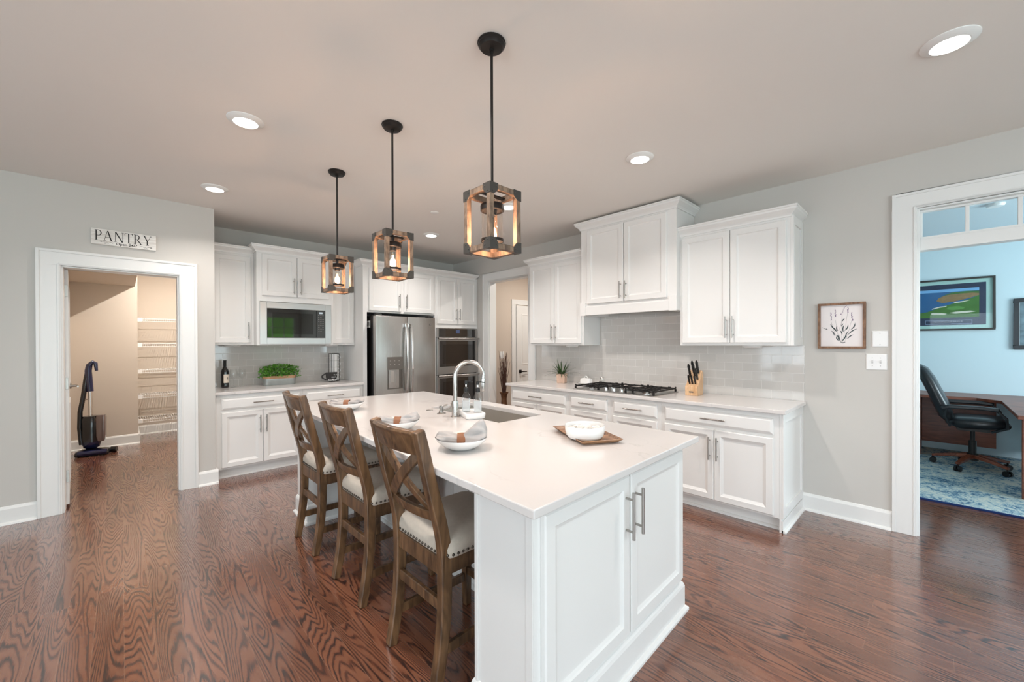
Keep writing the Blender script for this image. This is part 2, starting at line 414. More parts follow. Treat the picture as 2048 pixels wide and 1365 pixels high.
M_linen=mat('beige_linen', rgb(196,184,170), 0.95, bump=0.5, bscale=700, var=0.10, vscale=60)
M_napkin=mat('grey_napkin_linen', rgb(178,174,172), 0.95, bump=0.4, bscale=600, var=0.08, vscale=40)
M_leather=mat('brown_leather', rgb(140,92,62), 0.55, bump=0.2, bscale=300)
M_porc=mat('white_porcelain', rgb(240,239,237), 0.15)
M_wax=mat('white_candle_wax', rgb(240,236,230), 0.6, bump=0.4, bscale=60)
M_glass=thinglass('clear_glass',(0.95,0.96,0.96,1),0.95)
M_poster=thinglass('poster_glass',(0.98,0.99,1.0,1),0.3,base=0.008)
M_soap=mat('clear_soap', rgb(232,236,238), 0.2)
M_soap.node_tree.nodes['Principled BSDF'].inputs['Alpha'].default_value=0.4
M_shade=thinglass('pendant_glass', (0.96,0.94,0.91,1))
M_pane=thinglass('window_pane', (0.97,0.99,1.0,1), 0.8)
M_leaf=mat('green_leaf', rgb(84,140,40), 0.5, var=0.45, vscale=35)
M_blade=mat('spiky_leaf', rgb(58,84,42), 0.45, var=0.4, vscale=30)
M_stem=mat('dark_stem', rgb(52,44,28), 0.8)
M_ink=mat('black_ink', rgb(24,20,20), 0.7)
M_white=mat('white_plastic', rgb(238,237,235), 0.35)
M_rubber=mat('black_rubber', rgb(14,14,14), 0.7)
# ------------------------------------------------------------------ the setting
H = 2.74
XR, YB, YP = 4.10, 5.72, 4.985        # right wall, back wall, pantry wall
TR = Matrix.Translation((XR,0,0)) @ Matrix.Rotation(-PI/2,4,'Z')   # local x = -Y on the right wall
def wall_pieces(mb, a0, a1, z1, t0, t1, axis, ops):
    """wall between a0 and a1 with openings (p, q, zlow, zhigh)"""
    def B(p,q,za,zb):
        if q-p<1e-4 or zb-za<1e-4: return
        if axis=='x': mb.box(p,q,t0,t1,za,zb)
        else: mb.box(t0,t1,p,q,za,zb)
    cur=a0
    for p,q,zl,zh in sorted(ops):
        B(cur,p,0,z1); B(p,q,0,zl); B(p,q,zh,z1); cur=q
    B(cur,a1,0,z1)
    return mb
struct('floor', MB().box(-3.6,7.9,-3.8,8.75,-0.1,0), M_floor, 'dark red-brown oak plank floor', 'floor')
struct('ceiling', MB().box(-3.6,7.9,-3.8,8.75,H,H+0.1), M_ceil, 'plain off-white ceiling over the kitchen', 'ceiling')
struct('wall_right', wall_pieces(MB(),-3.72,YB+0.12,H,XR,XR+0.13,'y',[(-0.85,0.10,0,2.35),(3.93,4.785,0,2.35)]), M_wall, 'grey right wall behind the cooktop and beside the office doorway', 'wall')
struct('wall_back', MB().box(0.67,XR,YB,YB+0.12,0,H), M_wall, 'grey back wall above the refrigerator cabinets', 'wall')
struct('wall_pantry', wall_pieces(MB(),-3.52,0.67,H,YP,YP+0.12,'x',[(-0.366,0.40,0,2.05)]), M_wall, 'grey wall around the pantry doorway', 'wall')
struct('wall_return', MB().box(0.55,0.67,YP+0.12,YB+0.12,0,H), M_wall, 'short grey return wall beside the tall back cabinets', 'wall')
struct('wall_front', wall_pieces(MB(),-3.52,XR,H,-3.72,-3.60,'x',[(3.0,3.95,0.85,2.25),(0.85,2.35,0.8,2.3),(-2.05,0.25,0.05,2.42)]), M_wall)
struct('wall_left', wall_pieces(MB(),-3.60,YP,H,-3.52,-3.40,'y',[(-1.7,0.5,0.7,2.3),(1.7,3.1,0.7,2.3)]), M_wall)
# pantry room
struct('wall_pantry_back', MB().box(-0.62,0.16,7.78,8.62,0,H), M_pantry, 'beige pantry wall behind the vacuum cleaner', 'wall')
struct('wall_pantry_rear', MB().box(0.16,1.52,8.50,8.62,0,H), M_pantry, 'beige recessed pantry wall behind the wire shelves', 'wall')
struct('wall_pantry_left', MB().box(-0.62,-0.50,YP+0.12,7.78,0,H), M_pantry)
struct('wall_pantry_right', MB().box(1.40,1.52,YB+0.12,8.50,0,H), M_pantry)
struct('wall_pantry_soffit', MB().box(-0.50,0.135,5.9,7.78,2.21,H), M_pantry, 'low beige soffit over the left of the pantry', 'soffit')
# hall
struct('wall_hall_back', MB().box(XR+0.13,6.3,5.02,5.14,0,H), M_hall, 'beige hall wall seen through the far doorway', 'wall')
struct('wall_hall_right', MB().box(6.3,6.42,2.2,5.14,0,H), M_hall)
struct('wall_hall_front', MB().box(XR+0.13,6.3,2.1,2.2,0,H), M_hall)
# office
struct('wall_office_back', MB().box(7.65,7.77,-3.12,2.1,0,H), M_office, 'daylight-tinted office wall with the framed pictures', 'wall')
struct('wall_office_left', MB().box(XR+0.13,7.65,1.98,2.1,0,H), M_office)
struct('wall_office_right', wall_pieces(MB(),XR+0.13,7.65,H,-3.12,-3.0,'x',[(4.95,6.85,0.75,2.25)]), M_office)
mb=MB().box(XR+0.13,7.65,-3.0,1.98,H-0.004,H-0.001)
struct('ceiling_office', mb, mat('daylight_tinted_ceiling_paint', rgb(208,222,228), 0.85), 'daylight-tinted office ceiling seen through the transom', 'ceiling')  # ceiling colour carries the blue cast of the window daylight

# windows behind the camera (their light and reflections reach the picture)
def window(n, x0,x1,z0,z1, cols, rows, T):
    mb=MB(); mb.T=T
    f=0.05
    mb.box(x0,x1,0.02,0.09,z0,z0+f); mb.box(x0,x1,0.02,0.09,z1-f,z1); mb.box(x0,x0+f,0.02,0.09,z0+f,z1-f); mb.box(x1-f,x1,0.02,0.09,z0+f,z1-f)
    for i in range(1,cols): x=x0+(x1-x0)*i/cols; mb.box(x-0.012,x+0.012,0.04,0.07,z0+f,z1-f)
    for k in range(1,rows): z=z0+(z1-z0)*k/rows; mb.box(x0+f,x1-f,0.041,0.069,z-0.012,z+0.012)
    w=0.09
    mb.box(x0-w,x0,-0.02,0,z0-w,z1+w); mb.box(x1,x1+w,-0.02,0,z0-w,z1+w); mb.box(x0,x1,-0.02,0,z1,z1+w); mb.box(x0,x1,-0.04,0,z0-w,z0)
    struct('window_%d'%n, mb, M_trim)
TF=Matrix.Translation((0,-3.60,0))@Matrix.Rotation(PI,4,'Z')
TL=Matrix.Translation((-3.40,0,0))@Matrix.Rotation(PI/2,4,'Z')
TO=Matrix.Translation((0,-3.0,0))@Matrix.Rotation(PI,4,'Z')
window(1,-3.95,-3.0,0.85,2.25,3,4,TF)
window(2,-2.35,-0.85,0.8,2.3,3,3,TF)
window(3,-0.25,2.05,0.05,2.42,2,1,TF)
window(4,-1.7,0.5,0.7,2.3,4,3,TL)
window(5,1.7,3.1,0.7,2.3,3,3,TL)
window(6,-6.85,-4.95,0.75,2.25,3,3,TO)
mb=MB().box(-14,20,-24,-3.9,-0.35,-0.3)
struct('lawn', mb, mat('lawn_grass', rgb(112,146,78), 0.9, var=0.3, vscale=3))
mb=MB()
for i in range(46):
    a=random.uniform(-9,15); d=random.uniform(-19,-13); r=random.uniform(1.0,2.0)
    mb.sphere((a,d,random.uniform(0.6,3.4)), r, 8, 6, (1,0.8,1.1))
o=struct('treeline', mb, mat('far_foliage', rgb(84,124,62), 0.9, var=0.6, vscale=1.6), smooth=True)

# trims
def casing(n, x0,x1,zt, w, T, label, depth=0.13, sill=False, wt=0.125):
    """door casing (both sides and head), jamb lining and stop; local x along the wall, -y into the room"""
    mb=MB(); mb.T=T
    for a,b in ((x0-w,x0+0.006),(x1-0.006,x1+w)):
        mb.box(a,b,-0.018,0,0,zt-0.006)
    mb.box(x0-w,x1+w,-0.018,0,zt-0.006,zt+w-0.012)
    mb.box(x0-w,x0-w+0.02,-0.026,-0.018,0,zt+w-0.012); mb.box(x1+w-0.02,x1+w,-0.026,-0.018,0,zt+w-0.012); mb.box(x0-w+0.02,x1+w-0.02,-0.026,-0.018,zt+w-0.032,zt+w-0.012)
    # thin inner bead
    mb.box(x0-0.014,x0-0.004,-0.023,-0.018,0,zt+0.004); mb.box(x1+0.004,x1+0.014,-0.023,-0.018,0,zt+0.004); mb.box(x0-0.004,x1+0.004,-0.023,-0.018,zt+0.004,zt+0.014)
    # jamb
    mb.box(x0,x0+0.018,0,depth,0,zt-0.018); mb.box(x1-0.018,x1,0,depth,0,zt-0.018); mb.box(x0,x1,0,depth,zt-0.018,zt)
    return struct('trim_%d'%n, mb, M_trim, label, 'door casing', bevel=0.002)
TP=Matrix.Translation((0,YP,0))
casing(1,-0.366,0.40,2.05,0.13,TP,'white casing around the pantry doorway')
casing(2,-0.10,0.85,2.35,0.125,TR,'tall white casing around the office doorway')
casing(3,-4.785,-3.93,2.35,0.13,TR,'white casing around the hall doorway beyond the ovens')
# transom over the office doorway
mb=MB(); mb.T=TR
mb.box(-0.082,0.832,0.03,0.12,2.045,2.125)
mb.box(-0.082,0.832,0.045,0.085,2.125,2.14); mb.box(-0.082,0.832,0.045,0.085,2.318,2.332)
mb.box(-0.082,-0.068,0.045,0.085,2.14,2.318); mb.box(0.818,0.832,0.045,0.085,2.14,2.318)
for x in (0.146,0.372,0.598): mb.box(x-0.010,x+0.010,0.047,0.083,2.14,2.318)
tr=struct('window_7', mb, M_trim, 'white transom window above the office doorway', 'transom window', bevel=0.002)
mb=MB(); mb.T=TR
mb.box(-0.068,0.818,0.064,0.067,2.14,2.318)
obj('pane', mb, M_pane, tr)

def baseboard(name, segs, T, label, h=0.14):
    mb=MB(); mb.T=T
    for a,b in segs:
        mb.prism([(0,0),(-0.014,0),(-0.014,h-0.022),(-0.006,h-0.004),(0,h)],'x',a,b)
        mb.prism([(-0.014,0),(-0.032,0),(-0.030,0.010),(-0.024,0.017),(-0.014,0.020)],'x',a,b)
    return struct(name, mb, M_trim, label, 'baseboard')
baseboard('baseboard_right',[(-0.785,-0.226),(0.976,3.6)],TR,'white baseboard under the lavender print')
baseboard('baseboard_pantry',[(-3.4,-0.497),(0.531,0.672)],TP,'white baseboard beside the pantry casing')
mb=MB(); mb.prism([(YP-0.014,0),(YP-0.032,0),(YP-0.032,0.018),(YP-0.014,0.02),(YP-0.014,0.118),(YP,0.14),(5.04,0.14),(5.04,0)],'x',0.672,0.692)
struct('baseboard_end', mb, M_trim, 'white baseboard end at the corner before the back cabinets', 'baseboard')
baseboard('baseboard_pantry_back',[(-0.50,0.175)],Matrix.Translation((0,7.78,0)),'white baseboard behind the vacuum cleaner')
baseboard('baseboard_pantry_rear',[(0.17,1.40)],Matrix.Translation((0,8.50,0)),'white baseboard below the wire pantry shelves')
mb=MB().box(0.16,0.178,7.766,8.5,0,0.13)
struct('baseboard_pantry_jog', mb, M_trim)
mb=MB().box(-0.50,-0.484,5.9,7.78,0,0.14)
struct('baseboard_pantry_left', mb, M_trim)
baseboard('baseboard_hall',[(4.23,4.79),(5.70,6.3)],Matrix.Translation((0,5.02,0)),'white baseboard in the hall beside the tall vase')

# tiles
mb=MB(); mb.T=TR; mb.box(-3.69,-0.758,-0.008,0,0.90,1.372); mb.box(-2.745,-1.668,-0.008,0,1.372,1.70)
struct('trim_4', MB().add([tuple(p) for p in mb.v],mb.f), M_tile_r, 'grey glossy subway tile backsplash behind the cooktop', 'backsplash')
struct('trim_5', MB().box(0.672,2.235,YB-0.008,YB,0.90,1.392), M_tile_b, 'grey glossy subway tile backsplash behind the wine bottle', 'backsplash')

# door panels (two panels, recessed) -------------------------------------------------
def panel_door(name, w, h, label, cat, loc, rotz):
    t=thing(name,label,cat,loc,rotz); t['kind']='structure'
    mb=MB(); mb.box(0,w,0,0.035,0,h)
    sl=obj('slab', mb, M_trim, t)
    for z0,z1 in ((0.16,0.86),(1.0,h-0.14)):
        for y,s in ((0,1),(0.035,-1)):
            mb=MB(); mb.rings(0.11,w-0.11,z0,z1,[(0,y+0.0005*s),(0.006,y-0.006*s),(0.02,y-0.006*s),(0.034,y-0.001*s),(0.05,y-0.003*s)])
            obj('raised_panel', mb, M_trim, t)
    return t
d1=panel_door('door_1', 0.76, 2.01, 'white pantry door standing open, seen edge on', 'door', (-0.330,5.125,0.03), PI/2+math.radians(3.2))
for z in (0.24,1.03,1.82):
    mb=MB(); mb.box(-0.004,0.0,0.002,0.0245,z-0.05,z+0.05)
    mb.box(-0.016,-0.003,0.028,0.06,z-0.05,z+0.05); mb.cyl((-0.010,0.046,z-0.05),(-0.010,0.046,z+0.05),0.007,10)
    obj('hinge', mb, M_nickel, d1, bevel=0.001)
mb=MB(); mb.cyl((0.70,-0.0,0.96),(0.70,-0.012,0.96),0.026,20); mb.cyl((0.70,-0.01,0.96),(0.70,-0.055,0.96),0.010,12); mb.tube([(0.70,-0.05,0.96),(0.66,-0.055,0.96),(0.58,-0.055,0.96)],0.008,10)
obj('lever_handle', mb, M_nickel, d1, smooth=True)
# hall door in its own casing
mb=MB(); Th=Matrix.Translation((0,5.02,0)); mb.T=Th
mb.box(4.80,4.89,-0.018,0,0,2.06); mb.box(5.62,5.71,-0.018,0,0,2.06); mb.box(4.80,5.71,-0.018,0,2.06,2.145)
struct('trim_6', mb, M_trim, 'white casing around the closed hall door', 'door casing', bevel=0.003)
d2=panel_door('door_2', 0.72, 2.03, 'white panelled hall door with dark lever handle', 'door', (4.895,4.982,0.012), 0)
mb=MB(); mb.box(0.045,0.105,-0.008,0,0.86,0.92); mb.cyl((0.075,0,0.89),(0.075,-0.05,0.89),0.009,10); mb.box(0.068,0.19,-0.058,-0.046,0.881,0.899)
obj('lever_handle', mb, M_blackm, d2, bevel=0.001)
# ------------------------------------------------------------------ cabinets
DOORR=[(0,0),(0,-0.016),(0.005,-0.021),(0.052,-0.021),(0.057,-0.014),(0.066,-0.011),(0.072,-0.0105)]
BASER=[(0,0),(0,-0.016),(0.005,-0.022),(0.046,-0.022),(0.050,-0.019),(0.068,-0.010),(0.072,-0.0095)]
DRAWR=[(0,0),(0,-0.012),(0.004,-0.015),(0.020,-0.022)]
def bar_handle(par, a, b, y, vertical, r=0.006, off=0.032):
    """bar pull on a face at y, from a to b (x,z)"""
    mb=MB(); A=(a[0],y-off,a[1]); B=(b[0],y-off,b[1])
    mb.cyl(A,B,r,12)
    for k in (0.16,0.84):
        x=a[0]+(b[0]-a[0])*k; z=a[1]+(b[1]-a[1])*k
        mb.cyl((x,y+0.001,z),(x,y-off,z),r*0.8,10)
    return obj('handle', mb, M_nickel, par, smooth=True)
def door(par, x0,x1,z0,z1, hx=None, hz=None, prof=DOORR):
    d=obj('door', MB().rings(x0,x1,z0,z1,prof), M_cab, par)
    if hx is not None: bar_handle(d,(hx,hz[0]),(hx,hz[1]),prof[3][1],True)
    return d
def drawer(par, x0,x1,z0,z1, hw=0.2):
    d=obj('drawer', MB().rings(x0,x1,z0,z1,DRAWR), M_cab, par)
    c=(x0+x1)/2; z=(z0+z1)/2
    if hw: bar_handle(d,(c-hw/2,z),(c+hw/2,z),-0.022,False)
    return d
CROWN=[(0.0,-0.012),(0.010,-0.012),(0.012,0.0),(0.020,0.012),(0.040,0.030),(0.050,0.038),(0.052,0.052),(0.058,0.055),(0.058,0.068),(0.0,0.068)]
def crown(par, x0,x1,yb,z, left=True, right=True, s=1.0, ybl=None, ybr=None):
    rows=[]
    for o,dz in CROWN:
        o*=s; zz=z+dz*s; r=[]
        if left: r.append((x0-o,(ybl if ybl is not None else yb),zz)); r.append((x0-o,-o,zz))
        else: r.append((x0,-o,zz))
        if right: r.append((x1+o,-o,zz)); r.append((x1+o,(ybr if ybr is not None else yb),zz))
        else: r.append((x1,-o,zz))
        rows.append(r)
    mb=MB(); mb.loft(rows, closed=False, cap=False)
    return obj('crown_molding', mb, M_cab, par)
def base_unit(label, loc, rotz, W, D, doors, group, hw=0.19):
    t=thing('base_cabinet',label,'cabinet',loc,rotz,group)
    mb=MB(); mb.box(0.0005,W-0.0005,0,D,0.10,0.869)
    obj('carcass', mb, M_cab, t, bevel=0.001)
    mb=MB(); mb.box(0.0005,W-0.0005,0.065,D,0,0.10); mb.prism([(0.065,0),(0.045,0),(0.047,0.012),(0.055,0.018),(0.065,0.02)],'x',0.0005,W-0.0005)
    obj('toe_kick', mb, M_cab, t)
    g=0.035
    drawer(t,g,W-g,0.712,0.832,hw)
    if doors==2:
        m=W/2
        door(t,g,m-0.002,0.118,0.686,m-0.030,(0.445,0.630),BASER)
        door(t,m+0.002,W-g,0.118,0.686,m+0.030,(0.445,0.630),BASER)
    else:
        door(t,g,W-g,0.118,0.686,g+0.03,(0.445,0.630),BASER)
    return t
G1='white base cabinets along the cooktop wall'
XF=3.46
base_unit('white base cabinet at the far end nearest the hall doorway',(XF,3.63,0),RW,0.90,0.638,2,G1,0.20)
base_unit('white base cabinet under the far half of the gas cooktop',(XF,2.73,0),RW,0.52,0.638,1,G1,0.19)
base_unit('white base cabinet under the near half of the gas cooktop',(XF,2.21,0),RW,0.52,0.638,1,G1,0.19)
be=base_unit('white two-door base cabinet at the near end of the cooktop counter',(XF,1.69,0),RW,0.898,0.638,2,G1,0.19)
# finished end panel of the run, with shaker frame
mb=MB(); mb.rings(0.0,0.638,0.0,0.869,[(0,0.0),(0,-0.012),(0.002,-0.014)])
for v0,v1,z0,z1 in ((0,0.055,0.10,0.869),(0.583,0.638,0.10,0.869),(0.055,0.583,0.80,0.869),(0.055,0.583,0.10,0.17)): mb.box(v0,v1,-0.026,-0.014,z0,z1)
mb.box(0,0.638,-0.024,-0.014,0,0.085); mb.prism([(-0.014,0),(-0.042,0),(-0.040,0.010),(-0.034,0.017),(-0.014,0.02)],'x',0,0.638)
mb2=MB(); mb2.T=Matrix.Translation((0.898,0,0))@Matrix.Rotation(PI/2,4,'Z')
mb2.add(mb.v,mb.f)
obj('end_panel', mb2, M_cab, be, bevel=0.001)
G2='white base cabinets under the wine bottle counter'
YF=5.07
bl=base_unit('white two-door base cabinet under the wine bottle and planter',(0.695,YF,0),0,0.812,0.64,2,G2,0.19)
obj('filler_strip', MB().box(-0.022,0.0,0.0,0.02,0.10,0.869).box(-0.022,0.0,0.065,0.08,0,0.10), M_cab, bl)
base_unit('white base cabinet under the coffee mugs beside the refrigerator',(1.507,YF,0),0,0.712,0.64,2,G2,0.19)

# counters
def slab(x0,x1,y0,y1): return MB().box(x0,x1,y0,y1,0.87,0.90)
o=obj('cooktop_counter', slab(3.42,XR-0.009,0.745,3.685), M_quartz, bevel=0.004); tag(o,'white quartz countertop under the gas cooktop and knife block','countertop')
o=obj('back_counter', slab(0.674,2.222,5.032,YB-0.009), M_quartz, bevel=0.004); tag(o,'white quartz countertop under the wine bottle and green planter','countertop')

# uppers on the right wall
G3='white wall cabinets beside the range hood'
def upper(label, loc, rotz, W, D, z0, z1, ndoor, group, zc, crownargs, hz=None, g=0.035, single_h=None):
    t=thing('wall_cabinet',label,'cabinet',loc,rotz,group)
    mb=MB(); mb.box(0.0005,W-0.0005,0,D,z0,z1)
    obj('carcass', mb, M_cab, t, bevel=0.001)
    if hz is None: hz=(z0+0.065,z0+0.25)
    if ndoor==2:
        m=W/2
        door(t,g*0.7,m-0.002,z0+0.022,z1-0.045,m-0.028,hz); door(t,m+0.002,W-g*0.7,z0+0.022,z1-0.045,m+0.028,hz)
    else:
        hx=W-g-0.03 if single_h=='r' else g+0.03
        door(t,g,W-g,z0+0.022,z1-0.045,hx if single_h else None,hz)
    crown(t,0.0005,W-0.0005,D,zc,**crownargs)
    return t
XU=3.78
upper('white two-door wall cabinet over the spiky plant',(XU,3.61,0),RW,0.845,XR-XU-0.002,1.365,2.40,2,G3,2.388,dict(left=True,right=False))
ur=upper('white two-door wall cabinet nearest the lavender print',(XU,1.66,0),RW,0.87,XR-XU-0.002,1.365,2.40,2,G3,2.388,dict(left=False,right=True))
mb=MB(); mb2=MB(); mb2.T=Matrix.Translation((0.87,0,0))@Matrix.Rotation(PI/2,4,'Z')
mb.rings(0.0,0.318,1.365,2.388,[(0,0),(0,-0.012)])
for v0,v1,z0,z1 in ((0.0,0.05,1.365,2.388),(0.268,0.318,1.365,2.388),(0.05,0.268,2.32,2.388),(0.05,0.268,1.365,1.43)): mb.box(v0,v1,-0.022,-0.012,z0,z1)
mb2.add(mb.v,mb.f); obj('end_panel', mb2, M_cab, ur, bevel=0.001)
# range hood cabinet
hd=thing('range_hood_cabinet','tall white hood cabinet with two doors over the cooktop','range hood',(3.70,2.74,0),RW)
HD=XR-3.70-0.002
mb=MB(); mb.box(0,1.08,0,HD,1.80,2.66); mb.box(0,0.10,-0.0,HD,1.695,1.80); mb.box(0.98,1.08,-0.0,HD,1.695,1.80); mb.box(0.10,0.98,0.0,0.02,1.695,1.80); mb.box(0.10,0.98,0.02,HD,1.73,1.80)
obj('carcass', mb, M_cab, hd, bevel=0.001)
door(hd,0.088,0.536,1.815,2.618,0.510,(1.845,2.02)); door(hd,0.544,0.992,1.815,2.618,0.572,(1.845,2.02))
mb=MB(); mb.box(-0.006,0.066,-0.018,0,1.69,1.83); mb.box(1.014,1.086,-0.018,0,1.69,1.83); mb.box(0.066,1.014,-0.012,0,1.695,1.785)
obj('valance', mb, M_cab, hd, bevel=0.002)
mb=MB(); mb.box(0.20,0.88,0.06,HD-0.05,1.715,1.729); 
obj('hood_insert', mb, M_steel, hd)
crown(hd,0,1.08,HD,2.648,True,True)
# uppers on the back wall
G4='white wall cabinets around the microwave'
upper('white single-door wall cabinet above the wine bottle',(0.676,5.33,0),0,0.40,YB-5.33-0.002,1.383,2.41,1,G4,2.402,dict(left=False,right=False),g=0.028,single_h='r')
upper('white single-door wall cabinet between the microwave and refrigerator panel',(1.90,5.33,0),0,0.322,YB-5.33-0.002,1.378,2.41,1,G4,2.402,dict(left=False,right=False),g=0.02)
mc=thing('microwave_cabinet','white cabinet with two small doors above the built-in microwave','cabinet',(1.076,5.20,0),0,G4)
MW=0.823; MD=YB-5.20-0.002
mb=MB(); mb.box(0,MW,0,MD,1.872,2.43); mb.box(0,0.03,0,MD,1.378,1.872); mb.box(MW-0.03,MW,0,MD,1.378,1.872); mb.box(0.03,MW-0.03,0,MD,1.378,1.392)
obj('carcass', mb, M_cab, mc, bevel=0.001)
door(mc,0.050,0.408,1.935,2.40,0.372,(1.965,2.15)); door(mc,0.412,0.772,1.935,2.40,0.446,(1.965,2.15))
crown(mc,0,MW,MD,2.428,True,True,ybl=0.125,ybr=0.125)
# refrigerator surround and oven cabinet
fc=thing('refrigerator_cabinet','white surround with two doors above the steel refrigerator','cabinet',(2.225,YF,0),0)
FD=YB-YF-0.002
mb=MB(); mb.box(0,0.05,0,FD,0,2.41); mb.box(0.05,1.072,0,FD,1.80,2.41)
obj('carcass', mb, M_cab, fc, bevel=0.001)
door(fc,0.075,0.528,1.822,2.375,0.496,(1.872,2.062)); door(fc,0.572,1.050,1.822,2.375,0.600,(1.872,2.062))
crown(fc,0,1.072,FD,2.402,True,False,ybl=0.20)
oc=thing('oven_cabinet','tall white cabinet with two doors above the double oven','cabinet',(3.299,YF,0),0)
OW=XR-3.299-0.003
mb=MB(); mb.box(0,OW,0,FD,1.625,2.41); mb.box(0,0.018,0,FD,0,1.625); mb.box(OW-0.022,OW,0,FD,0,1.625); mb.box(0.018,OW-0.022,0,FD,0.0,0.28)
obj('carcass', mb, M_cab, oc, bevel=0.001)
door(oc,0.030,0.394,1.682,2.375,0.366,(1.74,1.915)); door(oc,0.400,0.765,1.682,2.375,0.430,(1.74,1.915))
crown(oc,0,OW-0.062,FD,2.402,False,True)

# under-cabinet puck lights
GP='under-cabinet puck lights'
def puck(x,y,z,label):
    mb=MB(); mb.lathe([(0.075,0),(0.078,-0.006),(0.070,-0.014),(0.055,-0.018),(0.0,-0.018)],(0,0,0),24)
    o=obj('puck_light', mb, M_white, smooth=True); o.location=(x,y,z); tag(o,label,'light',GP)
puck(0.90,5.50,1.3825,'white puck light under the cabinet above the wine bottle')
puck(1.99,5.50,1.3775,'white puck light under the cabinet above the mug rack')
puck(3.93,3.05,1.3645,'white puck light under the cabinet over the spiky plant')
puck(3.93,1.10,1.3645,'white puck light under the cabinet beside the lavender print')

# ------------------------------------------------------------------ appliances
mw=thing('microwave','built-in microwave with wide steel trim and black door','microwave',(1.106,5.20,0),0)
mb=MB(); X0,X1,Z0,Z1=-0.002,0.764,1.389,1.866
gx0,gx1,gz0,gz1=0.066,0.694,1.462,1.795
mb.box(X0,gx0,-0.02,-0.001,Z0,Z1); mb.box(gx1,X1,-0.02,-0.001,Z0,Z1); mb.box(gx0,gx1,-0.02,-0.001,Z0,gz0); mb.box(gx0,gx1,-0.02,-0.001,gz1,Z1)
obj('trim_kit', mb, M_steel, mw, bevel=0.002)
mb=MB(); mb.box(0.036,0.724,0.001,0.40,1.41,1.84)
obj('body', mb, M_black, mw)
mb=MB(); mb.box(gx0+0.003,0.59,-0.018,-0.002,gz0+0.003,gz1-0.003)
dr=obj('door', mb, M_blackgl, mw, bevel=0.002)
mb=MB(); mb.box(0.12,0.555,-0.0186,-0.0181,1.505,1.75)
obj('window', mb, mat('microwave_window', rgb(20,16,14), 0.05, coat=1.0), dr)
mb=MB(); mb.box(0.592,gx1-0.003,-0.018,-0.002,gz0+0.003,gz1-0.003)
cp=obj('control_panel', mb, M_blackgl, mw, bevel=0.002)
mb=MB(); mb.box(0.622,0.662,-0.0186,-0.0181,1.755,1.775)
obj('display', mb, emis('clock_display',(0.75,0.85,0.9,1),0.7), cp)
mb=MB()
for r in range(9):
    for c_ in range(3):
        if (r*3+c_)%7==5: continue
        mb.box(0.613+c_*0.024,0.613+c_*0.024+0.011,-0.0186,-0.0181,1.733-r*0.024,1.739-r*0.024)
obj('button', mb, mat('button_print', rgb(150,146,142), 0.6), cp)

fr=thing('refrigerator','stainless steel french door refrigerator with water dispenser','refrigerator',(2.315,4.90,0),0)
mb=MB(); mb.box(0,0.885,0.085,0.80,0.02,1.755)
obj('body', mb, mat('fridge_side_black', rgb(14,13,13), 0.35), fr, bevel=0.003)
def fdoor(x0,x1,z0,z1): 
    mb=MB(); n=10; rows=[]
    pts=[]
    for i in range(n+1):
        t=i/n; pts.append((x0+(x1-x0)*t, -0.012*(1-(2*t-1)**2) ))
    poly=[(x0,0.08)]+[(p[0],p[1]+0.006) for p in pts]+[(x1,0.08)]
    mb.prism(poly,'z',z0,z1); return mb
ld=obj('door', fdoor(0.002,0.450,0.66,1.75), M_steelv, fr, bevel=0.004)
rd=obj('door', fdoor(0.456,0.883,0.66,1.75), M_steelv, fr, bevel=0.004)
fz=obj('freezer_drawer', fdoor(0.002,0.883,0.06,0.65), M_steelv, fr, bevel=0.004)
def arc_handle(par,x,z0,z1,y=-0.006,out=0.055):
    mb=MB(); pts=[]
    for i in range(15):
        t=i/14; pts.append((x, y-0.02-out*math.sin(PI*t)**0.6*0.7, z0+(z1-z0)*t))
    mb.sweep(pts,0.028,0.016,(1,0,0))
    mb.box(x-0.013,x+0.013,y-0.03,y+0.004,z0,z0+0.05); mb.box(x-0.013,x+0.013,y-0.03,y+0.004,z1-0.05,z1)
    obj('handle', mb, M_chrome, par, smooth=True, bevel=0.003)
arc_handle(ld,0.418,0.72,1.66); arc_handle(rd,0.488,0.72,1.66)
mb=MB(); pts=[(0.12+0.645*i/14,-0.03-0.045*math.sin(PI*i/14)**0.6,0.60) for i in range(15)]; mb.sweep(pts,0.028,0.016,(0,0,1))
obj('handle', mb, M_chrome, fz, smooth=True)
# dispenser on the left door
mb=MB(); mb.box(0.150,0.372,-0.012,0.0,1.052,1.218)
dp=obj('dispenser_panel', mb, mat('dispenser_grey', rgb(120,114,108), 0.35, 0.6), ld, bevel=0.002)
mb=MB(); x0,x1,z0,z1=0.155,0.367,0.800,1.05
mb.box(x0,x0+0.012,-0.012,0.06,z0,z1); mb.box(x1-0.012,x1,-0.012,0.06,z0,z1); mb.box(x0,x1,-0.0125,0.06,z0,z0+0.012); mb.box(x0,x1,-0.004,0.0,z0,z1)
obj('dispenser_recess', mb, mat('dispenser_recess_steel', rgb(112,106,100), 0.3, 0.8), ld)
mb=MB(); mb.box(0.19,0.245,-0.010,-0.004,0.885,1.04); 
obj('dispenser_paddle', mb, mat('paddle_grey', rgb(176,170,164), 0.35, 0.4), ld, bevel=0.004)
mb=MB()
for i in range(2):
    for k in range(3): mb.box(0.185+0.062*k,0.195+0.062*k,-0.0128,-0.0121,1.115+0.05*i,1.121+0.05*i)
obj('button', mb, mat('button_light', rgb(200,196,190), 0.6), ld)
mb=MB(); mb.lathe([(0.016,0),(0.016,0.003),(0,0.003)],(0,0,0),20); mb2=MB(); mb2.T=Matrix.Translation((0.80,-0.0055,1.655))@Matrix.Rotation(PI/2,4,'X'); mb2.add(mb.v,mb.f)
obj('badge', mb2, mat('badge_grey', rgb(150,145,140), 0.3, 0.8), rd)
